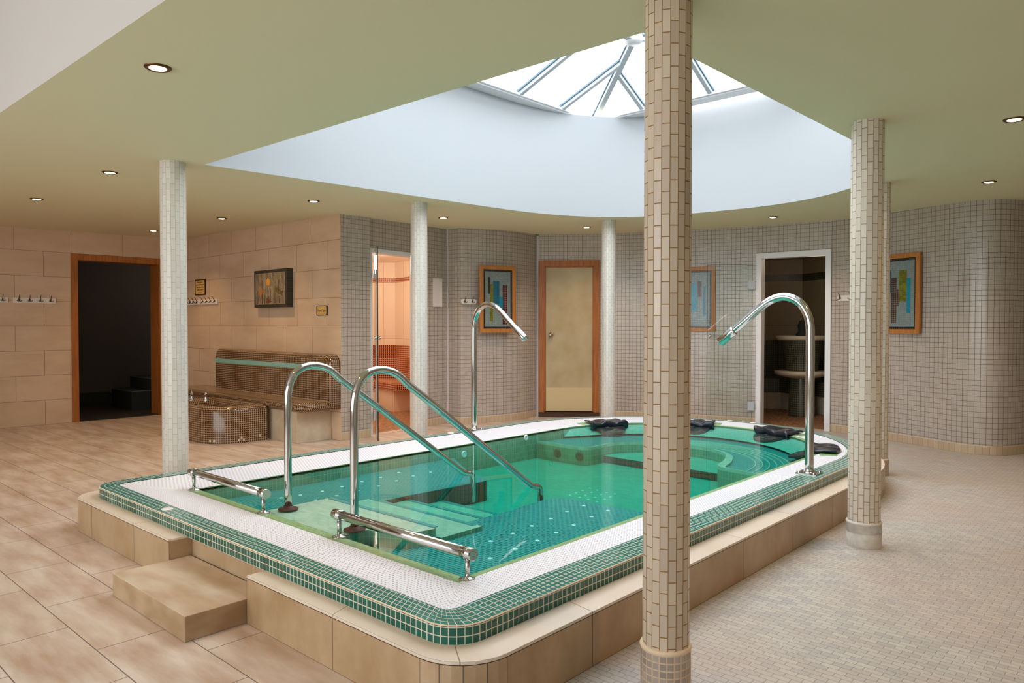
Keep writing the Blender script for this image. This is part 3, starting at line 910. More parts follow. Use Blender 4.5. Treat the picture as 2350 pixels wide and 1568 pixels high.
for deg, w, lab in ((154, .40, 'navy head cushion nearest the timber door, first from the left'),
                    (108, .34, 'navy head cushion mostly hidden behind the nearest column'),
                    (66, .42, 'navy head cushion lying in front of the white door frame'),
                    (17, .36, 'navy head cushion behind the foot of the right-hand water spout')):
    (x, y), rz = on_arc(deg)
    n = Vector((math.cos(math.radians(deg)), math.sin(math.radians(deg))))
    mb = MB(); mb.box((-w*.62, .0, 0), (w*.62, .12, .004), rot=Matrix.Translation(Vector((x, y, Z_IN+.001))) @ Matrix.Rotation(rz, 4, 'Z'))
    pbuild(mb, 'cushion_pocket', M['pale_green'])
    headrest(x+n.x*.01, y+n.y*.01, rz, w, lab)

# ------------------------------------------------------------------ handrails, bars and spouts
def handrail(x, label):
    root = empty('handrail', (x, 2.052, .237), label=label, cat='handrail', group='curved handrails at the pool steps')
    path = [(0, 0)] + [(0, .2), (0, .4), (0, .60)]
    prof = [(0, 0), (0, .3), (.001, .56), (.006, .62), (.018, .665), (.040, .705), (.075, .732), (.115, .745), (.16, .748), (.205, .741), (.25, .725), (.29, .698), (.33, .665),
            (.50, .548), (.70, .407), (.90, .266), (1.10, .124), (1.235, .029), (1.268, .006), (1.30, -.006), (1.332, -.012), (1.352, -.03), (1.36, -.07), (1.36, -.12), (1.36, -.205)]
    P = catmull([(0, y, z) for y, z in prof], 3)
    mb = MB(); mb.tube(P, .0195, 16); mb.build('rail', M['chrome'], root)
    mb = MB(); mb.lathe([(.052, 0), (.052, .004), (.026, .007), (.023, .018), (.0200, .018)], 24)
    mb.build('flange', M['rust'], root)
    return root
handrail(-3.454, 'polished curved handrail on the left of the pool steps')
handrail(-2.871, 'polished curved handrail on the right of the pool steps')

def grab_bar(x0, x1, y, label):
    root = empty('grab_bar', ((x0+x1)/2, y, .2425), label=label, cat='grab bar', group='low grab bars along the front of the pool')
    h = (x1-x0)/2
    mb = MB(); mb.tube([(-h+.0, 0, .101), (h, 0, .101)], .021, 20); mb.build('bar', M['chrome'], root)
    for sgn in (-1, 1):
        mb = MB(); mb.tube([(sgn*(h-.055), 0, .101), (sgn*(h+.004), 0, .101)], .0235, 20); e = mb.build('end_cap', M['chrome'], root)
        mb = MB(); mb.lathe([(.004, 0), (.004, .003), (0, .003)], 8)
        mb.xform(Matrix.Translation((sgn*(h-.03), -.019, .087)) @ Matrix.Rotation(pi/2, 4, 'X')); mb.build('grub_screw', M['steel'], e)
        mb = MB(); mb.tube([(sgn*(h-.03), 0, .0), (sgn*(h-.03), 0, .09)], .010, 14); p = mb.build('post', M['chrome'], root)
        mb = MB(); mb.lathe([(.034, .0), (.034, .004), (.016, .009), (.010, .014)], 20, (sgn*(h-.03), 0)); mb.build('foot', M['chrome'], p)
        for k in range(3):
            a = k*2.1+.4
            mb = MB(); mb.lathe([(.0045, .005), (.0045, .009), (0, .010)], 8, (sgn*(h-.03)+.023*math.cos(a), .023*math.sin(a))); mb.build('screw', M['steel'], p)
    return root
grab_bar(-4.275, -3.425, 1.912, 'low steel grab bar at the left front corner of the pool')
grab_bar(-2.835, -1.945, 1.922, 'low steel grab bar at the near front corner of the pool')

def spout(x, y, sgn, label):
    root = empty('water_spout', (x, y, Z_GREEN-.002), label=label, cat='water spout', group='swan neck water spouts on the pool rim')
    prof = [(0, .0), (0, .45), (0, .85), (.004, .95), (.022, 1.02), (.070, 1.092), (.155, 1.132), (.245, 1.118), (.335, 1.062), (.42, .99), (.53, .90)]
    P = catmull([(sgn*a, 0, b) for a, b in prof], 5)
    mb = MB(); mb.tube(P, .0268, 20); mb.build('pipe', M['chrome'], root)
    a, b = Vector((sgn*.515, 0, .912)), Vector((sgn*.615, 0, .83)); d = (b-a).normalized()
    mb = MB(); mb.tube([a-d*.004, a, a+d*.005, b-d*.004, b, b-d*.001, b-d*.02], [.029, .033, .034, .034, .032, .025, .024], 20); nz = mb.build('nozzle', M['chrome'], root)
    mb = MB(); mb.tube([b-d*.012, b-d*.010], .0245, 16); mb.build('aerator', M['dark_jet'], nz)
    mb = MB(); mb.box((-.065, -.065, 0), (.065, .065, .008)); mb.lathe([(.032, .008), (.0255, .016)], 20); bp = mb.build('base_plate', M['steel'], root)
    for i in (-1, 1):
        for j in (-1, 1):
            mb = MB(); mb.lathe([(.010, .008), (.010, .013), (.006, .017), (0, .018)], 10, (i*.048, j*.048)); mb.build('bolt', M['chrome'], bp)
    return root
spout(-4.732, 4.69, 1, 'swan neck steel water spout on the far left pool rim')
spout(-1.748, 4.74, -1, 'large swan neck steel water spout on the right-hand pool rim')

# ------------------------------------------------------------------ downlights
LP = [((-3.148, 1.284), 'recessed downlight nearest the viewer, high on the left'), ((-5.715, 1.987), 'recessed downlight just left of the left-hand column'),
      ((-7.489, 2.001), 'leftmost recessed downlight, above the coat hooks'), ((-7.615, 3.757), 'recessed downlight above the brown mosaic bench'),
      ((-9.322, 3.729), 'recessed downlight in front of the dark doorway'), ((-5.844, 3.750), 'recessed downlight above the grey mosaic return wall'),
      ((-5.876, 5.361), 'recessed downlight just right of the column by the steam room'), ((-5.288, 7.136), 'recessed downlight in front of the timber door'),
      ((-3.281, 7.789), 'recessed downlight in front of the white doorway'), ((-.677, 4.716), 'recessed downlight cut by the right edge of the photo'),
      ((-1.146, 6.862), 'recessed downlight before the curved wall on the right'),
      ((-.25, 2.75), 'recessed downlight above the top edge of the photo, right of the nearest column'),
      ((.45, 6.6), 'recessed downlight beyond the right edge, by the curved wall')]
dl0 = None
for (x, y), lab in LP:
    if dl0 is None:
        root = empty('downlight', (x, y, zc(x, y)))
        mb = MB(); mb.lathe([(.052, .002), (.053, -.004), (.046, -.009), (.034, -.006), (.031, .0), (.031, .002)], 28); mb.build('trim_ring', M['bronze'], root)
        mb = MB(); mb.lathe([(.034, -.0065), (.022, -.010), (.0, -.0115)], 24); mb.build('lamp', M['lamp'], root)
        dl0 = root
    else:
        root = copy_tree(dl0); root.location = (x, y, zc(x, y))
    tag(root, lab, 'downlight', 'recessed ceiling downlights')
    l = bpy.data.lights.new('downlight_beam', 'SPOT'); l.energy = LAMP_W; l.color = (1.0, .68, .40); l.spot_size = math.radians(125); l.spot_blend = .9; l.shadow_soft_size = .03
    lo_ = bpy.data.objects.new('downlight_beam', l); COL.objects.link(lo_); lo_.location = (x, y, zc(x, y)-.02)

# ------------------------------------------------------------------ bench, foot basin, taps
bn = empty('mosaic_bench', (-7.9, 4.2, 0), label='long brown mosaic bench with upright back against the tan wall', cat='bench')
bo = Vector((-7.9, 4.2, 0))
BX0, BX1 = -8.97, -6.44
mb = MB()     # backrest: outline in x-z with rounded top corners, extruded to the wall
out2 = []
R_ = .10
out2 += [(BX0, .40), (BX1, .33)]
for k in range(7):
    a = 0+pi/2*k/6; out2.append((BX1-R_+R_*math.cos(a), .895-R_+R_*math.sin(a)))
for k in range(7):
    a = pi/2+pi/2*k/6; out2.append((BX0+R_+R_*math.cos(a), .915-R_+R_*math.sin(a)))
yf_, yb_, rr = 4.31, 4.437, .045
def ring(y, s):
    cx_, cz_ = sum(p[0] for p in out2)/len(out2), .62
    o = []
    for x, z in out2:
        o.append((x-math.copysign(min(s, abs(x-cx_)), x-cx_), y, z-(s if z > .7 else 0)))
    return o
rings = [ring(yb_, 0), ring(yf_+rr, 0)] + [ring(yf_+rr-rr*math.sin(pi/2*k/4), rr*(1-math.cos(pi/2*k/4))) for k in (1, 2, 3, 4)]
for a, b in zip(rings, rings[1:]):
    for i in range(len(a)):
        j = (i+1) % len(a)
        mb.face([a[i], a[j], b[j], b[i]], smooth=True)
mb.face(rings[-1])
mb.xform(Matrix.Translation(-bo)); br_ = mb.build('backrest', M['brown'], bn)
mb = MB(); mb.box((BX0+.03, yf_-.002, .738), (BX1-.06, yf_+.01, .788)); mb.xform(Matrix.Translation(-bo)); mb.build('glass_band', M['aqua'], br_)
mb = MB()     # seat with a rolled edge
def seat_out(d):
    return rounded([(-9.5, 3.975+d), (-6.44-d, 3.975+d), (-6.44-d, 4.437), (-9.5, 4.437)], [0, .14-d, 0, 0], 8)
lev = [(.03, .325)] + [(.045*(1-math.sin(pi*k/10)), .37-.045*math.cos(pi*k/10)) for k in range(1, 10)] + [(.05, .42)]
for (d0, z0), (d1, z1) in zip(lev, lev[1:]):
    mb.strip(seat_out(d0), seat_out(d1), z0, z1, smooth=True)
mb.poly([seat_out(lev[-1][0])], lev[-1][1]); mb.poly([seat_out(lev[0][0])], lev[0][1], up=False)
mb.xform(Matrix.Translation(-bo)); mb.build('seat', M['brown'], bn)
mb = MB(); mb.box((-7.25, 4.03, 0), (-6.61, 4.437, .335)); mb.box((-9.5, 4.2, 0), (-7.25, 4.437, .335)); mb.xform(Matrix.Translation(-bo)); mb.build('support', M['stone'], bn, bevel=.003)

fbn = empty('foot_basin', (-7.65, 3.7, 0), label='brown mosaic foot spa basin with rounded corner in front of the bench', cat='foot basin')
fo = Vector((-7.65, 3.7, 0))
fb_out = rounded([(-8.3, 3.385), (-7.07, 3.385), (-7.07, 3.972), (-8.3, 3.972)], [.15, .33, .02, .02], 10)
fc = Vector((-7.66, 3.68))
def inset(P, d): return [tuple(Vector(p)-(Vector(p)-fc).normalized()*d) for p in P]
mb = MB()
mb.wall(fb_out, 0, .33, closed=True, smooth=True)
prev, pz = fb_out, .33
for d, z in ((.012, .352), (.035, .368), (.07, .374), (.12, .368), (.15, .35), (.18, .30), (.20, .16)):
    nx_ = inset(fb_out, d); mb.strip(prev, nx_, pz, z, smooth=True); prev, pz = nx_, z
mb.poly([prev], pz)
mb.xform(Matrix.Translation(-fo)); mb.build('basin_body', M['brown'], fbn)
# missing tiles show pale bedding near the floor
for u in (7, 9, 20, 21, 22, 30):
    i = 12
    acc = 0
    P = fb_out + [fb_out[0]]
    target = 1.0 + u*.0222
    for a, b in zip(P, P[1:]):
        d = math.dist(a, b)
        if acc+d >= target:
            t = (target-acc)/d; c = Vector(a).lerp(Vector(b), t); tv = (Vector(b)-Vector(a)).normalized(); nv = Vector((tv.y, -tv.x))
            z0 = .022 if u not in (21, 30) else .044
            q = c+nv*.002; w = tv*.0105
            mb = MB()
            mb.face([(q.x-w.x, q.y-w.y, z0), (q.x+w.x, q.y+w.y, z0), (q.x+w.x, q.y+w.y, z0+.022), (q.x-w.x, q.y-w.y, z0+.022)])
            mb.xform(Matrix.Translation(-fo)); mb.build('bare_patch', M['stone'], fbn)
            break
        acc += d
def tap(x, y, rz, label):
    root = empty('basin_tap', (x, y, .372), rz, label=label, cat='tap', group='chrome taps on the foot basin')
    mb = MB(); mb.lathe([(.026, 0), (.024, .012), (.018, .03), (.017, .07), (.020, .075), (.014, .095), (0, .098)], 18); mb.build('body', M['chrome'], root)
    mb = MB(); mb.tube(catmull([(0, 0, .045), (.05, 0, .07), (.10, 0, .082), (.125, 0, .07)], 4), .009, 12); mb.build('spout', M['chrome'], root)
    mb = MB(); mb.tube([(-.005, 0, .09), (-.03, 0, .125), (-.015, 0, .135)], .006, 10); mb.build('lever', M['chrome'], root)
tap(-7.90, 3.70, -.5, 'chrome tap standing clear of the column on the foot basin')
tap(-8.07, 3.62, -.4, 'chrome tap half hidden by the column on the foot basin')

# ------------------------------------------------------------------ things on the tan walls
def text(s, size, mat, parent, loc, rot, align='CENTER'):
    c = bpy.data.curves.new('lettering', 'FONT'); c.body = s; c.size = size; c.align_x = align; c.align_y = 'CENTER'; c.extrude = .0006
    tmp = bpy.data.objects.new('tmp', c); COL.objects.link(tmp)
    me = bpy.data.meshes.new_from_object(tmp.evaluated_get(bpy.context.evaluated_depsgraph_get()))
    bpy.data.objects.remove(tmp)
    me.materials.clear(); me.materials.append(mat)
    o = bpy.data.objects.new('lettering', me); COL.objects.link(o); o.parent = parent; o.location = loc; o.rotation_euler = rot
    return o
def rrect(w, h, r, n=5):
    return rounded([(-w/2, -h/2), (w/2, -h/2), (w/2, h/2), (-w/2, h/2)], [r]*4, n)
def sign(x, z, w, h, lines, sizes, label):
    root = empty('wall_sign', (x, BY-.001, z), label=label, cat='sign')
    R = Matrix.Rotation(pi/2, 4, 'X')
    mb = MB(); mb.prism(rrect(w, h, .004), 0, .008); mb.xform(R); mb.build('backing', M['sign_dark'], root)
    mb = MB(); mb.prism(rrect(w*.86, h*.86, .016), .008, .010); mb.xform(R); pl = mb.build('plate', M['sign_gold'], root)
    for (t, y), sz in zip(lines, sizes): text(t, sz, M['ink'], pl, (0, -.0105, y), (pi/2, 0, 0))
sign(-9.60, 1.703, .30, .208, [('Would all our', .065), ('guests kindly please', .033), ('hang towels on the', .001), ('hooks provided', -.031), ('Thank you', -.070)],
     [.030, .027, .027, .030, .022], 'small notice about towels above the hooks on the tan wall')
sign(-6.765, 1.358, .20, .106, [('Foot Spa', 0)], [.042], 'small gold Foot Spa sign above the bench end')

# stone-chip mosaic of fish
pic = empty('fish_mosaic', (-7.70, BY-.001, 1.62), label='dark framed stone mosaic picture of fish and reeds above the bench', cat='picture')
pic.scale = (.9, 1, 1)
mb = MB(); mb.box((-.40, -.075, -.215), (.40, 0, .215)); mb.build('frame', M['mos_border'], pic)
mb = MB(); mb.box((-.36, -.078, -.18), (.36, -.07, .18)); bgp = mb.build('picture_ground', M['mos_fish_bg'], pic)
for x, z0, z1 in ((-.30, -.17, -.02), (-.19, -.17, .10), (-.13, -.17, -.08), (-.05, -.12, -.02), (.01, -.13, .0), (.12, -.17, .02), (.21, -.03, .09), (.22, -.17, -.09)):
    mb = MB(); mb.tube([(x, -.079, z0), (x+.004, -.079, (z0+z1)/2), (x, -.079, z1)], .005, 5); mb.build('reed', M['reed'], bgp)
def chip_fish(pts, mat):
    mb = MB()
    mb.face([(x, -.0815, z) for x, z in pts]); mb.wall([(x, z) for x, z in pts], .070, .0815, closed=True)
    mb.v[len(pts):] = [Vector((p.x, -p.z, p.y)) for p in mb.v[len(pts):]]
    mb.build('fish', mat, bgp)
chip_fish([(-.04+.045*math.cos(a)*(1-.2*math.sin(a)), .075+.045*math.sin(a)) for a in [2*pi*k/12 for k in range(12)]], M['fish_gold'])
chip_fish([(-.24, -.02), (-.27, .03), (-.25, .01), (-.19, .0), (-.15, -.03), (-.20, -.06), (-.22, -.10), (-.235, -.065), (-.29, -.06), (-.26, -.04)], M['fish_orange'])
chip_fish([(.13, -.01), (.17, .01), (.23, -.01), (.27, -.04), (.31, -.03), (.29, -.06), (.30, -.09), (.25, -.07), (.20, -.06), (.15, -.04)], M['fish_olive'])
chip_fish([(-.11, -.155), (-.07, -.14), (-.08, -.10), (-.045, -.13), (-.03, -.08), (-.015, -.13), (.03, -.145), (.05, -.15), (-.03, -.165)], M['fish_brown'])

# hook rails
def hook_mesh():
    mb = MB()
    mb.tube(catmull([(0, .012, .018), (0, .022, .03), (0, .03, .045), (0, .045, .056)], 3), .0035, 7)
    mb.tube([(0, 0, .0), (0, .012, .0)], .007, 8); mb.tube([(0, .012, .02), (0, .012, -.018)], .005, 8)
    for s_ in (-1, 1):
        mb.tube(catmull([(0, .013, -.012), (s_*.010, .024, -.020), (s_*.020, .030, -.014), (s_*.024, .032, -.002)], 3), .0032, 7)
    return mb
HOOK = None
def hook_rail(loc, rz, w, hooks, label, round_ends=False, h=.062):
    """local x along the wall, local y out of the wall"""
    global HOOK
    root = empty('hook_rail', loc, rz, label=label, cat='hook rail', group='white boards of coat hooks')
    mb = MB()
    if round_ends: mb.prism(rrect(w, h, h/2-.001, 8), 0, .014)
    else: mb.prism(rrect(w, h, .004), 0, .014)
    mb.xform(Matrix(((1,0,0,0),(0,0,1,.001),(0,1,0,0),(0,0,0,1)))); mb.build('board', M['white_plastic'], root)
    for x in hooks:
        if HOOK is None: HOOK = hook_mesh().build('hook', M['hook'], root); o = HOOK
        else: o = HOOK.copy(); COL.objects.link(o); o.parent = root
        o.location = (x, .015, .006)
    return root
RL = -pi/2     # out of the left wall = +x
hook_rail((XL, 2.672, 1.496), RL, .444, [-.165, -.055, .055, .165], 'white four-hook board on the tan wall left of the dark doorway')
hook_rail((XL, 2.18, 1.496), RL, .444, [-.165, -.055, .055, .165], 'white hook board cut by the left edge of the photo')
hook_rail((-9.34, BY, 1.507), pi, .44, [-.165, -.055, .055, .165], 'white four-hook board under the towel notice, right of its pair')
hook_rail((-9.82, BY, 1.507), pi, .42, [-.15, -.05, .05, .15], 'white hook board in the tan corner, half hidden by the column')
def out_rot(nx, ny):          # local +y -> (nx, ny)
    return math.atan2(ny, nx)-pi/2
hook_rail((-6.385, 6.235, 1.486), out_rot(.93, -.36), .20, [-.045, .055], 'white two-hook board beside the framed mosaic, on the bulging grey wall', True)
hook_rail((-2.745, 8.515, 1.502), out_rot(-.23, -.97), .22, [-.06, .07], 'white hook board right of the white doorway, behind the column', True)

# white box on the grey wall
wp = empty('wall_panel', (-6.632, 5.945, 1.595), out_rot(.99, -.12), label='blank white rectangular panel on the grey mosaic wall', cat='panel')
mb = MB(); mb.box((-.07, .002, -.172), (.07, .02, .172)); mb.build('cover', M['panel'], wp, bevel=.004)
mb = MB()
mb.box((-6.672, 6.135, .0), (-6.65, 6.155, 2.375)); structure(mb.build('trim_1', M['panel']))
mb = MB(); mb.box((-6.275, 7.372, 0), (-6.243, 7.392, 2.375)); structure(mb.build('trim_2', M['panel']))

# framed mosaic pictures
def framed(loc, ang, w, h, bars, label):
    root = empty('framed_mosaic', loc, ang, label=label, cat='picture', group='timber framed abstract mosaics')
    mb = MB(); t = .047
    for a, b in (((-w/2, -h/2), (w/2, -h/2+t)), ((-w/2, h/2-t), (w/2, h/2)), ((-w/2, -h/2+t), (-w/2+t, h/2-t)), ((w/2-t, -h/2+t), (w/2, h/2-t))):
        mb.box((a[0], .002, a[1]), (b[0], .034, b[1]))
    mb.build('frame', M['oak_light'], root, bevel=.004)
    iw, ih = w/2-t, h/2-t
    mb = MB(); mb.box((-iw, .002, -ih), (iw, .018, ih)); mb.build('border', M['mos_black'], root)
    mb = MB(); mb.box((-iw+.024, .018, -ih+.024), (iw-.024, .0195, ih-.024)); g = mb.build('ground', M['mos_grey'], root)
    for x0, x1, z0, z1, m in bars:
        mb = MB(); mb.box((x0, .0195, z0), (x1, .0212, z1)); mb.build('colour_bar', M[m], g)
    return root
# local x runs right-to-left as seen from the pool
framed((-6.222, 6.565, 1.52), out_rot(.955, -.295), .50, .815,
       [(.105, .13, .065, .27, 'mos_black'), (.065, .11, -.27, .185, 'mos_olive'), (-.02, .065, -.06, .225, 'mos_blue'), (-.07, -.01, -.20, .03, 'mos_teal'), (-.135, -.065, -.315, .175, 'mos_plum')],
       'oak framed abstract mosaic on the bulging wall behind the left water spout')
framed((-4.50, 8.325, 1.525), out_rot(.27, -.96), .52, .80,
       [(-.14, -.105, -.21, .16, 'mos_blue'), (-.09, -.045, .03, .22, 'mos_plum'), (-.035, .05, -.15, .20, 'mos_teal'), (.08, .13, -.2, .1, 'mos_olive')],
       'oak framed abstract mosaic partly seen through the open glass door')
framed((-2.145, 8.26, 1.522), out_rot(-.46, -.89), .52, .815,
       [(-.145, -.10, -.20, .16, 'mos_teal'), (-.10, -.005, -.08, .24, 'mos_olive'), (-.01, .02, -.12, .05, 'mos_brown'), (.02, .09, -.30, .17, 'mos_brown'), (.09, .15, .02, .25, 'mos_blue')],
       'oak framed abstract mosaic on the right-hand wall beside the columns')

# ------------------------------------------------------------------ doors
# dark doorway in the left wall
d4 = structure(empty('door_4', (XL, (OY0+OY1)/2, 0)))
hw_ = (OY1-OY0)/2
mb = MB()
mb.box((-.02, -hw_, 0), (.018, -hw_+.075, OZ)); mb.box((-.02, hw_-.075, 0), (.018, hw_, OZ)); mb.box((-.02, -hw_+.075, OZ-.075), (.018, hw_-.075, OZ))
mb.build('door_frame', M['oak'], d4, bevel=.003)
mb = MB()
mb.box((-.30, -hw_+.05, 0), (-.02, -hw_+.07, OZ-.07)); mb.box((-.30, hw_-.07, 0), (-.02, hw_-.05, OZ-.07)); mb.box((-.30, -hw_+.05, OZ-.07), (-.02, hw_-.05, OZ-.05))
mb.build('lining', M['oak'], d4)
# dark corridor behind it
mb = MB()
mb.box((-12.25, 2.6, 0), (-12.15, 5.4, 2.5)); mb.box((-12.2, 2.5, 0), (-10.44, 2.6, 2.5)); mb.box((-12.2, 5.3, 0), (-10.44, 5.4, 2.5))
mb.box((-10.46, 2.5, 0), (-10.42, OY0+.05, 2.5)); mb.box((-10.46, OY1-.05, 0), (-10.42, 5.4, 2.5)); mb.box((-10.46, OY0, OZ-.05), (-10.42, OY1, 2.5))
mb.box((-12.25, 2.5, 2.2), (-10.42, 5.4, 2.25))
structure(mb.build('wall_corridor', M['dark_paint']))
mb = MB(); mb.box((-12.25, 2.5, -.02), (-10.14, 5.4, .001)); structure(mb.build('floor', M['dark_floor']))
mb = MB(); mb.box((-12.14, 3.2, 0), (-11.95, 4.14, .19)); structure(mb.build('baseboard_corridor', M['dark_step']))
sb = empty('corridor_stairs', (-11.3, 4.5, 0), label='dark carpeted stairs just inside the dark doorway', cat='stairs')
for k, (y0, h) in enumerate(((-.46, .275), (-.20, .445))):
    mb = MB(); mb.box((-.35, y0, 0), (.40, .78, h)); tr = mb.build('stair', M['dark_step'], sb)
    mb = MB(); mb.box((-.352, y0-.003, h-.012), (.402, y0+.01, h+.001)); mb.box((.396, y0, h-.012), (.403, .78, h+.001)); mb.build('nosing', M['nosing'], tr)

l = bpy.data.lights.new('corridor_fill_light', 'POINT'); l.energy = 5.0; l.color = (1.0, .86, .74); l.shadow_soft_size = .2  # added fill light without a fixture, lifts the dark corridor
o = bpy.data.objects.new('corridor_fill_light', l); COL.objects.link(o); o.location = (-10.9, 5.0, 2.0)

# timber door
d1 = structure(empty('door_1', on_door_wall(wlen/2-.01)+(0,), math.atan2(dvec.y, dvec.x)))
fw2 = wlen/2-.012
mb = MB()
mb.box((-fw2, -.03, .06), (-fw2+.075, .012, 2.05)); mb.box((fw2-.075, -.03, .06), (fw2, .012, 2.05)); mb.box((-fw2+.075, -.03, 1.97), (fw2-.075, .012, 2.05))
mb.box((-fw2+.075, -.018, .07), (-fw2+.092, .02, 1.97)); mb.box((fw2-.092, -.018, .07), (fw2-.075, .02, 1.97)); mb.box((-fw2+.075, -.018, 1.953), (fw2-.075, .02, 1.97))
mb.build('door_frame', M['oak'], d1)
mb = MB(); mb.box((-fw2+.092, -.008, .075), (fw2-.092, .03, 1.953)); lf = mb.build('door_leaf', M['door_leaf'], d1)
mb = MB(); mb.box((-fw2+.094, -.0105, .08), (fw2-.094, -.008, .385)); mb.build('kick_plate', M['kick'], lf)
mb = MB(); mb.lathe([(.028, 0), (.028, .005), (.012, .008), (.012, .03), (.024, .036), (.030, .048), (.026, .060), (.012, .066), (0, .067)], 20)
mb.xform(Matrix.Translation((-fw2+.155, -.008, 1.075)) @ Matrix.Rotation(pi/2, 4, 'X')); mb.build('door_knob', M['knob'], lf)
mb = MB(); mb.box((-fw2-.0, -.07, 0), (fw2, .05, .062)); mb.box((-fw2, .05, 0), (fw2, .07, 2.05)); mb.build('threshold', M['dark_wood'], d1)

def frame_door(name, A, B, h, wf, depth):
    ang = math.atan2(B[1]-A[1], B[0]-A[0]); w = math.dist(A, B)
    root = structure(empty(name, ((A[0]+B[0])/2, (A[1]+B[1])/2, 0), ang))
    mb = MB()
    mb.box((-w/2, -.02, 0), (-w/2+wf, depth, h)); mb.box((w/2-wf, -.02, 0), (w/2, depth, h)); mb.box((-w/2+wf, -.02, h-wf), (w/2-wf, depth, h))
    mb.build('door_frame', M['frame_white'], root, bevel=.003)
    mb = MB(); mb.box((-w/2, -.02, -.028), (w/2, depth, .004)); mb.build('door_sill', M['floor_tile'], root)
    return root, w
# lit steam room: glass leaf standing open towards the viewer
d2, w2_ = frame_door('door_2', D1a, D1b, 2.03, .045, .10)
def glass_leaf(root, pivot, direction, length, h, knob_at, thick=.01, z0=.02):
    d = Vector(direction).normalized(); n = Vector((-d.y, d.x))
    R = Matrix(((d.x, n.x, 0, pivot[0]), (d.y, n.y, 0, pivot[1]), (0, 0, 1, 0), (0, 0, 0, 1)))
    Ri = root.matrix_world.inverted() if False else (Matrix.Translation(root.location) @ Matrix.Rotation(root.rotation_euler.z, 4, 'Z')).inverted()
    T = Ri @ R
    mb = MB(); mb.box((0.01, -thick/2, z0), (length, thick/2, h)); mb.xform(T); lf = mb.build('glass_leaf', M['glass'], root)
    mb = MB(); mb.box((length, -thick/2, z0), (length+.004, thick/2, h)); mb.box((.01, -thick/2, h), (length+.004, thick/2, h+.003)); mb.xform(T); mb.build('glass_edge', M['glass_edge'], lf)
    for z in (.23, h-.25):
        mb = MB(); mb.box((-.02, -.014, z-.05), (.06, .014, z+.05)); mb.xform(T); mb.build('hinge', M['rafter'], lf)
    mb = MB()
    for s_ in (-1, 1):
        mb.lathe([(.013, 0), (.013, .012), (.02, .02), (.02, .034), (0, .035)], 16)
    half = len(mb.v)//2
    A_ = Matrix.Translation((knob_at, 0, 1.07)) @ Matrix.Rotation(-pi/2, 4, 'X'); B_ = Matrix.Translation((knob_at, 0, 1.07)) @ Matrix.Rotation(pi/2, 4, 'X')
    mb.v = [A_ @ p for p in mb.v[:half]] + [B_ @ p for p in mb.v[half:]]
    mb.xform(T); mb.build('door_knob', M['chrome'], lf)
glass_leaf(d2, (-6.45, 4.885), (-6.03+6.45, 4.605-4.885), .50, 2.0, .44)
# dark steam room: glass leaf folded back over the wall
d3, w3_ = frame_door('door_3', D3a, D3b, 2.055, .062, .10)
glass_leaf(d3, (-3.80, 8.47), (-4.26+3.80, 8.225-8.47), .53, 1.93, .50)

# ------------------------------------------------------------------ lit steam room
C_ = (-8.853, 7.09)
mb = MB()
room = [D1a, (-7.6, 4.6), (-8.95, 5.6), (-9.30, 6.70), C_, (-7.79, 6.85), (-6.80, 6.55), D1b]
mb.wall(room[0:8], .9, 1.85, flip=False); mb.wall(room, 1.85, 1.915, mi=1); mb.wall(room, 1.915, 2.2); mb.wall(room, 0, .9, mi=1)
structure(mb.build('wall_steam_room', [M['steam_wall'], M['brown_room']]))
mb = MB(); mb.poly([room], 2.15, up=False); structure(mb.build('ceiling', M['steam_wall']))
mb = MB(); mb.poly([room], .003); structure(mb.build('floor', M['pebble']))
sbn = empty('steam_room_bench', (-8.5, 6.6, 0), label='mosaic topped bench inside the lit orange steam room', cat='bench')
so = Vector((-8.5, 6.6, 0))
bt = [(-8.95, 5.7), (-9.25, 6.68), (-8.85, 7.05), (-7.85, 6.82), (-7.95, 6.38), (-8.55, 6.50), (-8.75, 6.35), (-8.50, 5.8)]
mb = MB(); mb.prism(bt[::-1], .30, .40); mb.xform(Matrix.Translation(-so)); mb.build('seat', M['brown_room'], sbn)
bt2 = [tuple(Vector(p).lerp(Vector((-8.8, 6.75)), .12)) for p in bt]
mb = MB(); mb.prism(bt2[::-1], 0, .30); mb.xform(Matrix.Translation(-so)); mb.build('support', M['steam_wall'], sbn)
l = bpy.data.lights.new('steam_room_lamp', 'POINT'); l.energy = STEAM_W; l.color = (1.0, .86, .68); l.shadow_soft_size = .12
o = bpy.data.objects.new('steam_room_lamp', l); COL.objects.link(o); o.location = (-7.75, 5.65, 1.98)

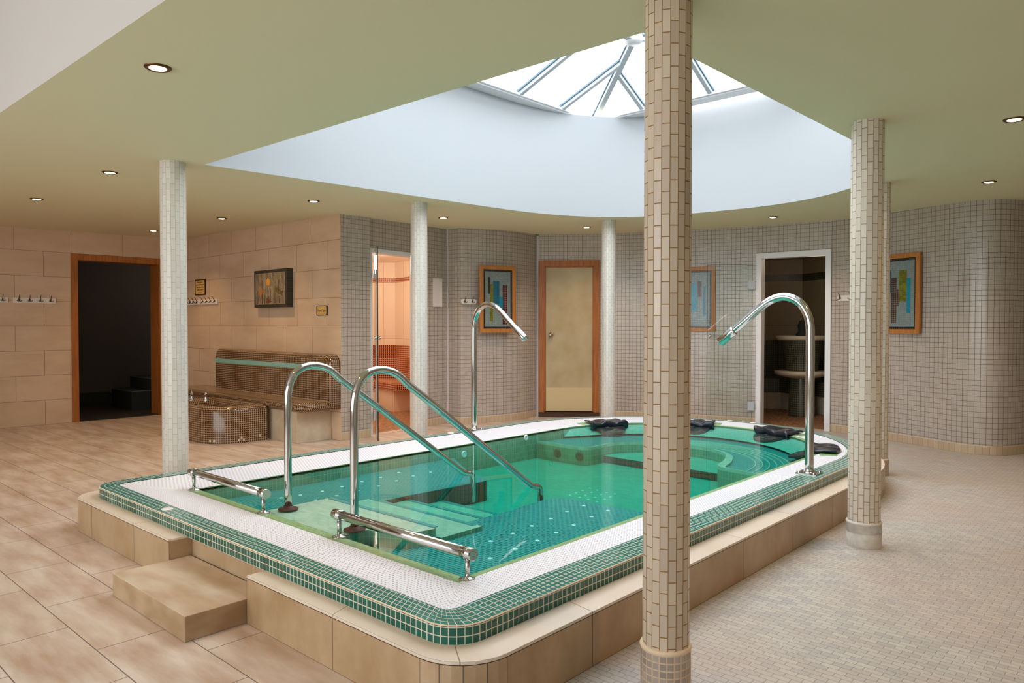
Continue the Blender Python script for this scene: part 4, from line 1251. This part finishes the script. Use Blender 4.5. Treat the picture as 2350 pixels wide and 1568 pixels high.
# ------------------------------------------------------------------ dark steam room
C3 = (-4.275, 11.25)
mb = MB()
room3 = [D3a, (-5.3, 9.2), (-5.5, 10.6), C3, (-3.0, 10.45), (-2.2, 9.6), D3b]
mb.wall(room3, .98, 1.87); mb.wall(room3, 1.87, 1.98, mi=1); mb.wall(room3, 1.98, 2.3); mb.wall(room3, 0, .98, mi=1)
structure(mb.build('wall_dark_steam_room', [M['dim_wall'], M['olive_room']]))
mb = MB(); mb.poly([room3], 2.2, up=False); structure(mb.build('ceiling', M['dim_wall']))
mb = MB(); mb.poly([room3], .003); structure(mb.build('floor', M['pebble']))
db = empty('steam_room_bench', (-4.0, 10.6, 0), label='dark olive mosaic bench curving behind the stone basin in the dim steam room', cat='bench')
do = Vector((-4.0, 10.6, 0))
mb = MB()
bt3 = [(-5.1, 9.6), (-5.35, 10.55), (-4.28, 11.1), (-3.1, 10.4), (-2.5, 9.75), (-2.85, 9.55), (-3.4, 10.0), (-4.25, 10.35), (-4.75, 10.1), (-4.75, 9.6)]
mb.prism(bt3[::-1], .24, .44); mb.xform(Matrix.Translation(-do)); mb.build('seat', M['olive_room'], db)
mb = MB(); mb.prism([tuple(Vector(p).lerp(Vector((-4.1, 10.6)), .1)) for p in bt3][::-1], 0, .24); mb.xform(Matrix.Translation(-do)); mb.build('support', M['stone'], db)
l = bpy.data.lights.new('dim_room_fill_light', 'POINT'); l.energy = 3.5; l.color = (1.0, .82, .6); l.shadow_soft_size = .2  # unseen light added to brighten this dim room
o = bpy.data.objects.new('dim_room_fill_light', l); COL.objects.link(o); o.location = (-3.3, 9.2, 2.05)
ft = empty('stone_fountain', (-3.72, 9.80, 0), label='two tier stone rimmed fountain on a mosaic pedestal in the dim steam room', cat='fountain')
mb = MB(); mb.lathe([(.17, 0), (.16, .3), (.15, .56)], 28); mb.build('pedestal', M['olive_room'], ft)
mb = MB(); mb.lathe([(.15, .50), (.33, .545), (.345, .56), (.345, .60), (.2, .60)], 32); mb.build('lower_rim', M['stone'], ft)
mb = MB(); mb.lathe([(.20, .60), (.23, .8), (.275, 1.0)], 28); mb.build('bowl', M['olive_room'], ft)
mb = MB(); mb.lathe([(.275, 1.0), (.335, 1.01), (.345, 1.02), (.345, 1.06), (.30, 1.065), (.26, 1.02), (0, 1.0)], 32); mb.build('upper_rim', M['stone'], ft)
mb = MB(); mb.lathe([(.07, 1.0), (.08, 1.08), (.05, 1.12), (.06, 1.2), (.035, 1.26), (0, 1.27)], 18); mb.build('spout_head', M['dark_step'], ft)

print('scene built')
